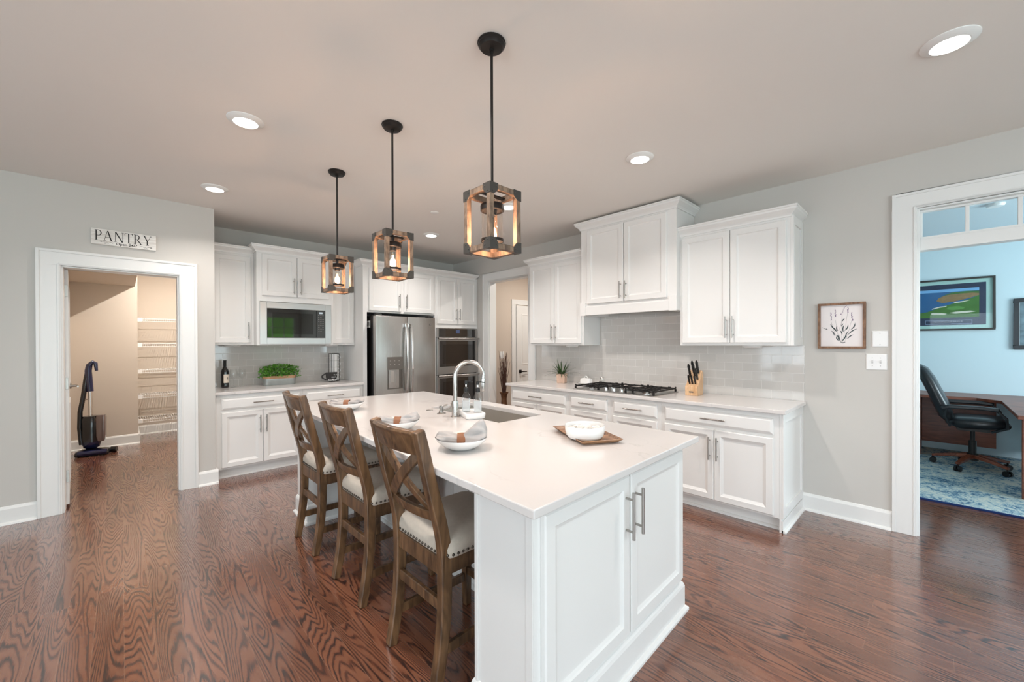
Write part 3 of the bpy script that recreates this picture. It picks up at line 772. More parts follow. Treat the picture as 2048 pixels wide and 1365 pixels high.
mb=MB(); mb.box(-0.0012,0,0.16,0.30,1.60,1.69)
lb=obj('energy_label', mb, mat('label_paper', rgb(236,234,230), 0.7), fr)
mb=MB()
for i in range(9): mb.box(-0.0016,-0.0012,0.175+i*0.009,0.175+i*0.009+(0.005 if i%3 else 0.003),1.625,1.672)
obj('barcode', mb, M_ink, lb)
mb=MB(); mb.box(0.02,0.10,0.03,0.11,1.751,1.775); obj('hinge_cover', mb, M_black, fr, bevel=0.004)
mb=MB(); mb.box(0.785,0.865,0.03,0.11,1.751,1.775); obj('hinge_cover', mb, M_black, fr, bevel=0.004)

ov=thing('double_oven','stainless steel double wall oven with dark glass doors','oven',(3.318,YF,0),0)
W=OW-0.042
mb=MB(); mb.box(0.002,W-0.002,0.002,0.56,0.285,1.62); obj('body', mb, M_black, ov)
mb=MB(); mb.box(0,W,-0.022,0,1.482,1.62); cp=obj('control_panel', mb, M_steel, ov, bevel=0.002)
mb=MB(); mb.box(0.035,W-0.035,-0.0235,-0.0221,1.49,1.612); gl=obj('glass_strip', mb, M_blackgl, cp)
mb=MB(); mb.box(W/2-0.035,W/2+0.035,-0.0242,-0.0236,1.545,1.595); obj('display', mb, emis('oven_display',(0.10,0.14,0.28,1),0.5), cp)
for z0,z1 in ((0.932,1.476),(0.30,0.922)):
    mb=MB(); mb.box(0,W,-0.028,0,z0,z1); dd=obj('door', mb, M_steel, ov, bevel=0.003)
    mb=MB(); mb.box(0.040,W-0.040,-0.0295,-0.0281,z0+0.115,z1-0.045); wn=obj('window', mb, M_blackgl, dd)
    mb=MB(); mb.box(0.10,W-0.10,-0.0302,-0.0296,z0+0.155,z1-0.10); obj('inner_window', mb, M_ovengl, dd)
    mb=MB(); mb.cyl((0.0,-0.068,z1-0.012),(W,-0.068,z1-0.012),0.014,14)
    for x in (0.03,W-0.03): mb.box(x-0.012,x+0.012,-0.068,-0.028,z1-0.022,z1-0.002)
    obj('handle', mb, M_steel, dd, smooth=True)
# ------------------------------------------------------------------ island
NL,NR,FR_,FL=(0.867,0.814),(2.179,0.860),(2.241,3.650),(0.985,3.715)
IW,IL=1.30,2.85
ISO=(1.57,2.25,0.0)
def iw(u,v):
    a,b=u/IW,v/IL
    return tuple((1-a)*(1-b)*NL[i]+a*(1-b)*NR[i]+a*b*FR_[i]+(1-a)*b*FL[i] for i in (0,1))
def warp(p):
    x,y=iw(p[0],p[1]); return (x-ISO[0],y-ISO[1],p[2]-ISO[2])
isl=thing('kitchen_island','white kitchen island with two doors on its near end and open knee space','kitchen island',ISO)
U0,U1,V0,V1,KU,WT=0.062,1.215,0.062,2.79,0.55,0.30
mb=MB()
mb.box(U0,U1,V0,V0+WT,0.0,0.869)                 # near end cabinet
mb.box(U0,U1,V1-WT,V1,0.0,0.869)                 # far end cabinet
mb.box(KU,U1,V0+WT,V1-WT,0.0,0.60); mb.box(KU,KU+0.02,V0+WT,V1-WT,0.60,0.869); mb.box(U1-0.02,U1,V0+WT,V1-WT,0.60,0.869)
obj('carcass', mb, M_cab, isl, warp=warp)
mb=MB()
for k in range(14):
    v=V0+WT+0.05+k*0.16
    if v<V1-WT-0.05: mb.box(KU-0.006,KU,v,v+0.152,0.13,0.869)
obj('knee_panel', mb, M_cab, isl, warp=warp)
mb=MB()
for v in (V0+WT-0.018,V1-WT): mb.box(U0-0.006,U0+0.0,v,v+0.018,0.0,0.869)
mb.box(U0-0.004,U0,V0,V0+0.03,0.0,0.869)
obj('corner_strip', mb, M_cab, isl, warp=warp, bevel=0.001)
# base molding round both end cabinets and along the knee wall
def molding(mb, pts, closed=False):
    prof=[(0,0.0),(0.030,0.0),(0.030,0.012),(0.024,0.020),(0.014,0.024),(0.014,0.125),(0.010,0.138),(0.004,0.148),(0,0.150)]
    n=len(pts)
    for k in range(n-1):
        a,b=Vector(pts[k]),Vector(pts[k+1]); d=(b-a).normalized(); nn=Vector((d.y,-d.x))
        def off(i,o):
            # mitred offset at point i
            p=Vector(pts[i]); d1=(Vector(pts[i])-Vector(pts[i-1])).normalized() if i>0 else None
            d2=(Vector(pts[i+1])-Vector(pts[i])).normalized() if i<n-1 else None
            if d1 is None: d1=d2
            if d2 is None: d2=d1
            n1=Vector((d1.y,-d1.x)); n2=Vector((d2.y,-d2.x)); m_=(n1+n2)
            if m_.length<1e-6: return p+n1*o
            m_.normalize(); return p+m_*(o/max(0.3,m_.dot(n1)))
        rows=[]
        for i in (k,k+1):
            rows.append([(off(i,o).x,off(i,o).y,z) for o,z in prof])
        mb.loft(rows, closed=True, cap=True)
mb=MB()
molding(mb,[(KU-0.006,V0+WT),(U0,V0+WT),(U0,V0),(U1,V0),(U1,V1),(U0,V1),(U0,V1-WT),(KU-0.006,V1-WT),(KU-0.006,V0+WT)][::1])
obj('base_molding', mb, M_cab, isl, warp=warp)
for x0,x1,hx in ((0.098,0.640,0.607),(0.652,1.190,0.685)):
    dm=MB(); dm.rings(x0,x1,0.182,0.842,[(0,V0-0.0005),(0,V0-0.017),(0.005,V0-0.022),(0.050,V0-0.022),(0.056,V0-0.017),(0.068,V0-0.012),(0.073,V0-0.0115)])
    d_=obj('door', dm, M_cab, isl, warp=warp)
    mb=MB(); y=V0-0.058
    mb.cyl((hx,y,0.597),(hx,y,0.787),0.0065,14)
    for z in (0.627,0.757): mb.cyl((hx,V0-0.021,z),(hx,y,z),0.005,10)
    obj('handle', mb, M_nickel, d_, smooth=True, warp=warp)
# countertop with sink cut-out
SU0,SU1,SV0,SV1=0.775,1.175,1.035,1.86
mb=MB(); us=[0,SU0,SU1,IW]; vs_=[0,SV0,SV1,IL]
for i in range(3):
    for k in range(3):
        if i==1 and k==1: continue
        mb.quad((us[i],vs_[k],0.90),(us[i+1],vs_[k],0.90),(us[i+1],vs_[k+1],0.90),(us[i],vs_[k+1],0.90))
        mb.quad((us[i],vs_[k],0.87),(us[i],vs_[k+1],0.87),(us[i+1],vs_[k+1],0.87),(us[i+1],vs_[k],0.87))
for i in range(3):
    for v in (0,IL): mb.quad((us[i],v,0.87),(us[i+1],v,0.87),(us[i+1],v,0.90),(us[i],v,0.90))
    for u in (0,IW): mb.quad((u,vs_[i],0.87),(u,vs_[i+1],0.87),(u,vs_[i+1],0.90),(u,vs_[i],0.90))
for a,b in (((SU0,SV0),(SU1,SV0)),((SU1,SV0),(SU1,SV1)),((SU1,SV1),(SU0,SV1)),((SU0,SV1),(SU0,SV0))):
    mb.quad((*a,0.87),(*b,0.87),(*b,0.90),(*a,0.90))
o=obj('island_countertop', mb, M_quartz, warp=warp, bevel=0.004); o.location=ISO
tag(o,'large white quartz island countertop with faint grey veins','countertop')
sk=thing('kitchen_sink','undermount stainless steel sink set in the island countertop','sink',ISO)
mb=MB(); e=0.003; zt,zb=0.8695,0.64
a0,a1,b0,b1=SU0-e,SU1+e,SV0-e,SV1+e; t_=0.004
mb.box(a0-t_,a0,b0-t_,b1+t_,zb,zt); mb.box(a1,a1+t_,b0-t_,b1+t_,zb,zt); mb.box(a0,a1,b0-t_,b0,zb,zt); mb.box(a0,a1,b1,b1+t_,zb,zt); mb.box(a0-t_,a1+t_,b0-t_,b1+t_,zb-t_,zb)
obj('basin', mb, M_sink, sk, warp=warp)
mb=MB(); mb.lathe([(0.045,0.001),(0.042,0.005),(0.030,0.003),(0,0.003)],((SU0+SU1)/2,(SV0+SV1)/2,zb),24)
obj('drain', mb, M_chrome, sk, warp=warp, smooth=True)
# faucet
M_faucet=mat('faucet_steel', (0.50,0.48,0.455,1), 0.26, 1.0)
FX,FY=1.605,2.225
fa=thing('faucet','brushed steel gooseneck faucet behind the soap bottles','faucet',(FX,FY,0.90),math.radians(-24))
mb=MB(); mb.lathe([(0.030,0),(0.030,0.004),(0.0225,0.008),(0.0225,0.105),(0.0215,0.108),(0,0.108)],(0,0,0),28); obj('body', mb, M_faucet, fa, smooth=True)
mb=MB(); R_=0.098; pts=[(0,0,0.108),(0,0,0.20),(0,0,0.268)]
for i in range(1,22):
    a=PI*1.04*i/21; pts.append((R_-R_*math.cos(a),0,0.268+R_*math.sin(a)))
end=Vector(pts[-1]); dr_=(Vector(pts[-1])-Vector(pts[-2])).normalized()
mb.tube(pts,0.0145,16); obj('spout', mb, M_faucet, fa, smooth=True)
mb=MB(); mb.tube([end+dr_*0.001,end+dr_*0.012,end+dr_*0.085,end+dr_*0.096],[0.0150,0.0165,0.0175,0.0150],16); obj('spray_head', mb, M_faucet, fa, smooth=True)
mb=MB(); mb.cyl((0,0.016,0.072),(0,0.052,0.072),0.0175,20); mb.cyl((0,0.052,0.072),(0,0.058,0.072),0.0195,20); mb.tube([(0,0.048,0.076),(-0.030,0.062,0.050),(-0.052,0.075,0.040)],[0.006,0.0055,0.005],10)
obj('handle', mb, M_nickel, fa, smooth=True)
sd=thing('soap_dispenser','small brushed steel soap pump beside the faucet','soap dispenser',(1.613,2.40,0.90),0)
mb=MB(); mb.lathe([(0.030,0),(0.030,0.003),(0.018,0.007),(0.0125,0.03),(0.016,0.045),(0.013,0.053),(0,0.054)],(0,0,0),24); obj('base', mb, M_nickel, sd, smooth=True)
mb=MB(); mb.tube([(0,0,0.046),(0.012,-0.012,0.056),(0.03,-0.03,0.062)],[0.008,0.0065,0.006],10); obj('nozzle', mb, M_nickel, sd, smooth=True)
mb=MB(); mb.lathe([(0.024,0),(0.024,0.002),(0.021,0.0035),(0.020,0.002),(0,0.002)],(0,0,0),28); o=obj('hole_cover', mb, M_nickel, smooth=True); o.location=(1.628,2.575,0.90); tag(o,'flat round steel hole cover on the island beyond the soap pump','hole cover')
# soap tray and bottles
ty=thing('soap_tray','white ceramic tray holding two clear soap bottles','tray',(1.683,2.149,0.90),math.radians(68))
def rrect(w,d,r,n=5):
    p=[]
    for cx,cy,a0 in ((w/2-r,d/2-r,0),(-w/2+r,d/2-r,PI/2),(-w/2+r,-d/2+r,PI),(w/2-r,-d/2+r,1.5*PI)):
        for i in range(n+1):
            a=a0+PI/2*i/n; p.append((cx+r*math.cos(a),cy+r*math.sin(a)))
    return p
mb=MB(); rows=[]
for w,d,z in ((0.205,0.115,0),(0.218,0.128,0.006),(0.226,0.136,0.030),(0.222,0.132,0.038),(0.206,0.116,0.039),(0.198,0.108,0.035),(0.196,0.106,0.034)):
    rows.append([(x,y,z) for x,y in rrect(w,d,0.022)])
mb.loft(rows); obj('dish', mb, M_porc, ty, smooth=True)
def soap_bottle(x,y,rz,label):
    t=thing('soap_bottle',label,'bottle',(x,y,0.9342),rz,'clear soap pump bottles')
    mb=MB(); rows=[]
    for w,d,r,z in ((0.054,0.042,0.008,0),(0.057,0.045,0.009,0.004),(0.057,0.045,0.009,0.085),(0.050,0.040,0.012,0.105),(0.032,0.030,0.013,0.122),(0.026,0.026,0.0128,0.128),(0.026,0.026,0.0128,0.135)):
        rows.append([(a,b,z) for a,b in rrect(w,d,r)])
    mb.loft(rows); obj('bottle', mb, M_glass, t, smooth=True)
    mb=MB(); rows=[]
    for w,d,r,z in ((0.050,0.038,0.006,0.004),(0.050,0.038,0.006,0.075)): rows.append([(a,b,z) for a,b in rrect(w,d,r)])
    mb.loft(rows); obj('soap', mb, M_soap, t, smooth=True)
    mb=MB(); mb.lathe([(0.0150,0.133),(0.0155,0.136),(0.0150,0.158),(0.008,0.162),(0.005,0.164),(0.005,0.182),(0.010,0.184),(0.010,0.203),(0.008,0.206),(0,0.206)],(0,0,0),18)
    mb.tube([(0,0,0.199),(0.022,0,0.201),(0.046,0,0.196)],[0.0055,0.004,0.003],10)
    obj('pump', mb, M_black, t, smooth=True)
    mb=MB(); mb.lathe([(0.0053,0.166),(0.0056,0.170),(0.0056,0.178),(0.0053,0.181)],(0,0,0),16); obj('pump_collar', mb, M_white, t, smooth=True)
soap_bottle(1.667,2.186,math.radians(-40),'clear soap bottle with black pump, nearer the faucet')
soap_bottle(1.699,2.102,math.radians(-40),'clear soap bottle with black pump, nearer the sink edge')

# bowls, napkins and rings
GB='white pasta bowls along the island'; GN='grey napkins in the bowls'; GR='leather napkin rings'
bp_=[(0.045,0.0),(0.050,0.001),(0.085,0.018),(0.112,0.040),(0.119,0.052),(0.1185,0.055),(0.116,0.053),(0.108,0.042),(0.080,0.022),(0.045,0.010),(0,0.009)]
mb=MB(); mb.lathe(bp_,(0,0,0),48); BOWL=obj('bowl', mb, M_porc, smooth=True)
def napkin_mb(seed, puff):
    random.seed(seed); rows=[]; n=44; m=30
    for k in range(m+1):
        t=-1+2*k/m; s=t*0.118
        if t<0: ry=0.022+0.036*(-t)**1.1; rz=0.021+0.003*(-t)
        else: ry=0.022+0.040*t**0.9; rz=0.021+puff*math.sin(min(1,t*1.05)*PI*0.62)
        if abs(t)>0.9: q=max(0,(1-abs(t))/0.1); ry*=0.55+0.45*q; rz*=0.35+0.65*q
        zc=0.040+0.012*abs(t)+(puff*0.55*max(0,t))
        fold=min(1,abs(t)*2.4)
        row=[]
        for i in range(n):
            a=2*PI*i/n
            w=1+fold*(0.24*math.cos(4*a+2.5*t+seed)+0.13*math.cos(9*a-5*t+seed*2))
            yy=ry*w*math.cos(a); zz=zc+rz*w*math.sin(a); q=math.hypot(s,yy)
            zm=0.010+0.012*(q/0.08)**2 if q<0.08 else (0.022+0.022*(q-0.08)/0.028 if q<0.108 else 0.044+0.016*min(1,(q-0.108)/0.010))
            row.append((s, yy, max(zz, zm)))
        rows.append(row)
    mb=MB(); mb.loft(rows); return mb
def setting(x,y,rz,label_b,label_n,label_r,seed,puff,first=False):
    if first: b=BOWL; b.location=(x,y,0.90)
    else: b=BOWL.copy(); COL.objects.link(b); b.location=(x,y,0.90)
    tag(b,label_b,'bowl',GB)
    o=obj('napkin', napkin_mb(seed,puff), M_napkin, smooth='all'); o.location=(x,y,0.903); o.rotation_euler=(0,0,rz); tag(o,label_n,'napkin',GN)
    mb=MB(); rows=[]
    for k in range(29):
        a=2*PI*k/28
        rows.append([(dx,(0.0275+dr)*math.cos(a),0.0425+(0.0265+dr)*math.sin(a)) for dx,dr in ((-0.019,0),(0.019,0),(0.019,0.0025),(-0.019,0.0025))])
    mb.loft(rows,cap=False); r=obj('napkin_ring', mb, M_leather, smooth=True); r.location=(x,y,0.903); r.rotation_euler=(0,0,rz); tag(r,label_r,'napkin ring',GR)
setting(1.140,1.530,math.radians(-42),'white bowl nearest the wooden tray, in front of the nearest stool','grey napkin with a puffed fan end in the nearest bowl','brown leather ring round the napkin in the nearest bowl',3,0.034,True)
setting(1.135,2.125,math.radians(-42),'white bowl in front of the middle stool','grey napkin in the bowl before the middle stool','brown leather ring round the napkin before the middle stool',5,0.012)
setting(1.205,3.03,math.radians(-42),'white bowl farthest along the island, before the far stool','grey napkin in the farthest bowl','brown leather ring round the napkin in the farthest bowl',8,0.004)

# wooden tray with bowl
ta=math.atan2(1.405-1.07,1.954-1.766)
wt=thing('serving_tray','rectangular acacia wood tray under the round white bowl','tray',(1.757,1.275,0.90),ta)
mb=MB(); rows=[]
for w,d,z in ((0.330,0.170,0.0),(0.352,0.192,0.006),(0.388,0.226,0.021),(0.382,0.220,0.0225),(0.352,0.190,0.011),(0.346,0.184,0.0095)):
    rows.append([(x,y,z) for x,y in rrect(w,d,0.004,1)])
mb.loft(rows); obj('board', mb, M_tray, wt)
rb=obj('round_bowl', MB().lathe([(0.070,0),(0.084,0.004),(0.094,0.018),(0.099,0.040),(0.100,0.064),(0.0985,0.0665),(0.096,0.064),(0.093,0.040),(0.085,0.036),(0,0.036)],(0,0,0),56), M_porc, smooth=True)
rb.location=(1.690,1.232,0.9105); tag(rb,'straight-sided white bowl standing on the wooden tray','bowl')
mb=MB(); random.seed(4)
for i in range(70):
    r=0.085*math.sqrt(random.random()); a=random.uniform(0,2*PI); mb.sphere((r*math.cos(a),r*math.sin(a),0.042+random.uniform(0,0.006)),random.uniform(0.009,0.014),8,6,(1,1,0.7))
o=obj('white_filler', mb, M_wax, smooth=True); o.location=(1.690,1.232,0.9105); tag(o,'white lumpy filling inside the round bowl on the tray','filler',kind='stuff')

# ------------------------------------------------------------------ bar stools
def spline(P,n):
    out=[]
    for k in range(len(P)-1):
        p0=Vector(P[max(0,k-1)]);p1=Vector(P[k]);p2=Vector(P[k+1]);p3=Vector(P[min(len(P)-1,k+2)])
        for i in range(n):
            t=i/n; out.append(0.5*((2*p1)+(p2-p0)*t+(2*p0-5*p1+4*p2-p3)*t*t+(3*p1-p0-3*p2+p3)*t**3))
    out.append(Vector(P[-1])); return out
M_nail=mat('bronze_nail', rgb(92,84,76), 0.3, 0.9)
def make_stool():
    t=thing('bar_stool','x','stool',(0,0,0),0,'x-back counter stools at the island')
    prof=[(0.002,0),(0.030,0.16),(0.046,0.32),(0.047,0.50),(0.034,0.63),(-0.018,0.83),(-0.058,1.00),(-0.072,1.055)]
    for s in (-1,1):
        pts=spline([(x,s*0.183,z) for x,z in prof],4)
        n=len(pts); mb=MB(); mb.sweep(pts,[0.042]*n,[0.040+0.010*math.sin(PI*min(1,i/n*1.1)) for i in range(n)],(0,1,0))
        o=obj('leg', mb, M_stool, t, bevel=0.005)
    for s in (-1,1):
        mb=MB(); mb.sweep([(0.435,s*0.178,0),(0.432,s*0.178,0.51)],[0.036,0.044],[0.036,0.044],(0,1,0)); obj('leg', mb, M_stool, t, bevel=0.004)
    def px(z):
        for (x0,z0),(x1,z1) in zip(prof,prof[1:]):
            if z0<=z<=z1: return x0+(x1-x0)*(z-z0)/(z1-z0)
        return prof[-1][0]
    def curved(z0,z1,th,sag,half=0.164,top=False):
        rows=[]
        for i in range(13):
            f=-1+2*i/12; y=f*half; dx=-sag*(1-f*f)
            if top:
                c=[(px(z0)-th/2,z0),(px(z0)+th/2,z0),(px(z1-0.02)+th/2,z1-0.012),(px(z1)+th*0.35,z1),(px(z1)-th*0.45,z1+0.002),(px(z1)-th*0.75,z1-0.010),(px(z1-0.02)-th*0.6,z1-0.024)]
            else: c=[(px(z0)-th/2,z0),(px(z0)+th/2,z0),(px(z1)+th/2,z1),(px(z1)-th/2,z1)]
            rows.append([(x+dx,y,z) for x,z in c])
        mb=MB(); mb.loft(rows); return mb
    obj('top_rail', curved(0.952,1.052,0.030,0.022,0.166,True), M_stool, t, bevel=0.003)
    obj('lower_rail', curved(0.672,0.716,0.022,0.022), M_stool, t, bevel=0.003)
    for s in (-1,1):
        pts=[]
        for i in range(13):
            f=-1+2*i/12; z=0.712+(0.956-0.712)*(i/12); y=s*f*0.158
            pts.append((px(z)-0.022*(1-f*f)+(0.004 if s>0 else -0.004), y, z))
        mb=MB(); mb.sweep(pts,0.046,0.018,(0,1,0)); obj('cross_brace', mb, M_stool, t, bevel=0.003)
    # aprons and stretchers
    mb=MB(); mb.box(0.032,0.056,-0.163,0.163,0.448,0.523); mb.box(0.42,0.445,-0.157,0.157,0.448,0.523)
    for s in (-1,1): mb.box(0.065,0.415,s*0.180-0.011,s*0.180+0.011,0.448,0.523)
    obj('apron', mb, M_stool, t, bevel=0.003)
    mb=MB(); mb.box(0.033,0.053,-0.163,0.163,0.300,0.345); obj('stretcher', mb, M_stool, t, bevel=0.003)
    for s in (-1,1):
        mb=MB(); mb.sweep([(0.045,s*0.181,0.150),(0.42,s*0.178,0.150)],0.020,0.042,(0,1,0)); obj('stretcher', mb, M_stool, t, bevel=0.003)
    mb=MB(); mb.box(0.422,0.444,-0.158,0.158,0.165,0.205); obj('stretcher', mb, M_stool, t, bevel=0.003)
    # cushion
    mb=MB(); rows=[]; n=20
    base=rrect(0.43,0.43,0.045,6)
    for k,(sc_,z) in enumerate(((0.985,0.5235),(1.0,0.53),(1.01,0.560),(0.985,0.582),(0.92,0.598),(0.75,0.612),(0.45,0.620),(0.12,0.622))):
        rows.append([(0.250+x*sc_+(0.0 if x<0 else 0),y*sc_,z) for x,y in base])
    mb.loft(rows); st=obj('seat_cushion', mb, M_linen, t, smooth='all')
    mb=MB(); per=rrect(0.434,0.434,0.045,3); tot=[]
    P=[Vector((x,y)) for x,y in per]; L=0; acc=0; step=0.024
    for k in range(len(P)):
        a,b=P[k],P[(k+1)%len(P)]; l=(b-a).length
        while acc<=l:
            q=a+(b-a)*(acc/l); nn=q.normalized()
            mb.sphere((0.250+q.x,q.y,0.5385),0.0062,8,5); acc+=step
        acc-=l
    obj('nail_trim', mb, M_nail, t, smooth=True)
    return t
st1=make_stool(); st1.location=(0.890,1.560,0); st1['label']='brown x-back counter stool nearest the camera, before the bowl with the puffed napkin'
dup(st1,(0.908,2.285,0),None,'middle brown x-back counter stool of the three at the island')
dup(st1,(0.908,3.010,0),None,'brown x-back counter stool at the far end of the island')

# ------------------------------------------------------------------ pendants
def make_pendant():
    t=thing('pendant_light','x','pendant light',(0,0,H),0,'wooden cage pendant lights over the island')
    zt,zb=-0.672,-0.945; s=0.090; p=0.023
    mb=MB(); mb.lathe([(0,0),(0.062,0),(0.064,-0.006),(0.060,-0.010),(0.060,-0.016),(0.055,-0.021),(0.050,-0.028),(0.030,-0.031),(0.012,-0.033),(0.012,-0.042),(0,-0.042)],(0,0,0),32); obj('canopy', mb, M_blackm, t, smooth=True)
    mb=MB(); mb.cyl((0,0,-0.04),(0,0,zt-0.02),0.0062,12); obj('rod', mb, M_blackm, t, smooth=True)
    mb=MB()
    for a in (-1,1):
        for b in (-1,1):
            x0,x1=sorted((a*s,a*(s-p))); y0,y1=sorted((b*s,b*(s-p))); mb.box(x0,x1,y0,y1,zb+p,zt-p)
    for z0,z1 in ((zt-p,zt),(zb,zb+p)):
        mb.box(-s,s,-s,-s+p,z0,z1); mb.box(-s,s,s-p,s,z0,z1); mb.box(-s,-s+p,-s+p,s-p,z0,z1); mb.box(s-p,s,-s+p,s-p,z0,z1)
    obj('wood_frame', mb, M_pend, t, bevel=0.001)
    for a in (-1,1):
        for b in (-1,1):
            for zc,d in ((zt,-1),(zb,1)):
                mb=MB(); pl=[(0,0),(0.046,0),(0.046,0.024),(0.040,0.033),(0.033,0.040),(0.024,0.046),(0,0.046)]
                e=0.0022
                yb=sorted((b*(s-0.0005),b*(s+e))); xb=sorted((a*(s-0.0005),a*(s+e)))
                q=[(a*(s+e)-a*u,zc-d*e+d*(v+0)) for u,v in pl]; mb.prism(q,'y',yb[0],yb[1])
                q=[(b*(s+e)-b*u,zc-d*e+d*(v+0)) for u,v in pl]; mb.prism(q,'x',xb[0],xb[1])
                zz=sorted((zc,zc-d*e)); mb.box(*sorted((a*s,a*(s-0.030))),*sorted((b*s,b*(s-0.030))),zz[0],zz[1])
                for u,v in ((0.034,0.013),(0.013,0.034)):
                    mb.sphere((a*(s-u),b*(s+e),zc+d*v),0.0035,8,5); mb.sphere((a*(s+e),b*(s-u),zc+d*v),0.0035,8,5)
                obj('corner_bracket', mb, M_brack, t)
    mb=MB(); mb.box(-s+p,s-p,-0.012,0.012,zt-0.018,zt-0.012); mb.cyl((0,0,zt-0.018),(0,0,zt-0.055),0.009,12); obj('crossbar', mb, M_blackm, t)
    c1=zt-0.050
    mb=MB(); mb.lathe([(0,c1),(0.036,c1),(0.050,c1-0.006),(0.053,c1-0.012),(0.053,c1-0.034),(0.050,c1-0.036),(0.050,c1-0.030),(0.020,c1-0.030),(0.020,c1-0.055),(0.0,c1-0.055)],(0,0,0),32); obj('socket_cap', mb, M_blackm, t, smooth=True)
    mb=MB(); mb.lathe([(0.0475,c1-0.031),(0.0475,c1-0.170)],(0,0,0),40,False,False); obj('glass_shade', mb, M_shade, t, smooth=True)
    mb=MB(); mb.lathe([(0.0476,c1-0.160),(0.050,c1-0.160),(0.050,c1-0.172),(0.0465,c1-0.172),(0.0465,c1-0.160),(0.0476,c1-0.160)],(0,0,0),40,False,False); obj('bottom_ring', mb, M_blackm, t, smooth=True)
    mb=MB(); b0=c1-0.055; mb.lathe([(0.011,b0),(0.012,b0-0.012),(0.018,b0-0.035),(0.026,b0-0.058),(0.029,b0-0.074),(0.027,b0-0.088),(0.018,b0-0.098),(0.006,b0-0.102),(0,b0-0.1025)],(0,0,0),28); bb=obj('bulb', mb, M_shade, t, smooth=True)
    mb=MB()
    for k in range(6):
        a=2*PI*k/6; mb.tube([(0.004*math.cos(a),0.004*math.sin(a),b0-0.025),(0.010*math.cos(a+0.4),0.010*math.sin(a+0.4),b0-0.082)],0.0011,6)
    mb.cyl((0,0,b0-0.03),(0,0,b0-0.080),0.0045,10)
    obj('filament', mb, M_fil, bb)
    l=bpy.data.lights.new('bulb_glow','POINT'); l.energy=P_BULB; l.color=(1.0,0.60,0.38); l.shadow_soft_size=0.022
    lo=bpy.data.objects.new('bulb_glow',l); COL.objects.link(lo); lo.parent=t; lo.location=(0,0,b0-0.065)
    return t
P_BULB=6.5
M_fil=emis('hot_filament',(1.0,0.62,0.30,1),38)
pd=make_pendant(); pd.location=(1.203,1.380,H); pd['label']='wooden cage pendant light nearest the camera, the largest in view'
dup(pd,(1.210,2.322,H),None,'middle wooden cage pendant light, hanging over the middle stool')
dup(pd,(1.222,3.250,H),None,'wooden cage pendant light farthest along the island, in front of the microwave cabinet')

# ------------------------------------------------------------------ recessed lights
M_lens=emis('lit_lens',(1.0,0.93,0.84,1),9)
def make_can():
    t=thing('recessed_light','x','ceiling light',(0,0,H),0,'round recessed ceiling lights')
    mb=MB(); mb.lathe([(0.097,0),(0.097,-0.004),(0.092,-0.007),(0.070,-0.018),(0.064,-0.0185),(0.064,-0.015)],(0,0,0),40,False,False); obj('trim_ring', mb, M_trim, t, smooth=True)
    mb=MB(); mb.lathe([(0.0645,-0.0165),(0,-0.0168)],(0,0,0),40,False,False); obj('lens', mb, M_lens, t)
    area('can_beam',(0,0,-0.022),(0,0,0),0.11,0.11,P_CAN,(1.0,0.94,0.895),t,'DISK',2.35)
    return t
P_CAN=12.0
can=make_can(); can.location=(0.545,2.880,H); can['label']='round recessed light left of the middle pendant on the ceiling'
dup(can,(0.585,4.305,H),None,'small round recessed light above the corner of the pantry wall')
dup(can,(2.730,1.495,H),None,'round recessed light in front of the hood cabinet crown')
dup(can,(2.768,4.325,H),None,'small round recessed light near the refrigerator, beyond the pendants')
dup(can,(2.690,-0.040,H),None,'largest round recessed light, at the top right near the office doorway')
dup(can,(2.750,2.910,H),None,'round recessed light seen through the cage of the nearest pendant')
dup(can,(0.530,1.450,H),None,'round recessed light above the nearest stool, out of the picture')
mb=MB(); mb.lathe([(0.042,0),(0.042,-0.004),(0.036,-0.008),(0,-0.008)],(0,0,0),28); o=obj('sprinkler_cover', mb, M_trim, smooth=True); o.location=(2.326,3.57,H); tag(o,'small flat white disc on the ceiling beyond the pendants','sprinkler cover')
# hall and pantry ceiling fixtures
for nm,x,y,pw,lab in (('hall_lamp',5.0,3.9,26,'flush ceiling lamp in the hall'),('pantry_lamp',0.78,7.15,48,'flush ceiling lamp in the pantry')):
    t=thing('ceiling_lamp',lab,'ceiling light',(x,y,H))
    mb=MB(); mb.lathe([(0.10,0),(0.10,-0.02),(0.07,-0.035),(0,-0.04)],(0,0,0),24); obj('diffuser', mb, M_lens, t, smooth=True)
    area(nm+'_beam',(0,0,-0.045),(0,0,0),0.03,0.03,pw,(1.0,0.94,0.87),t,'DISK')
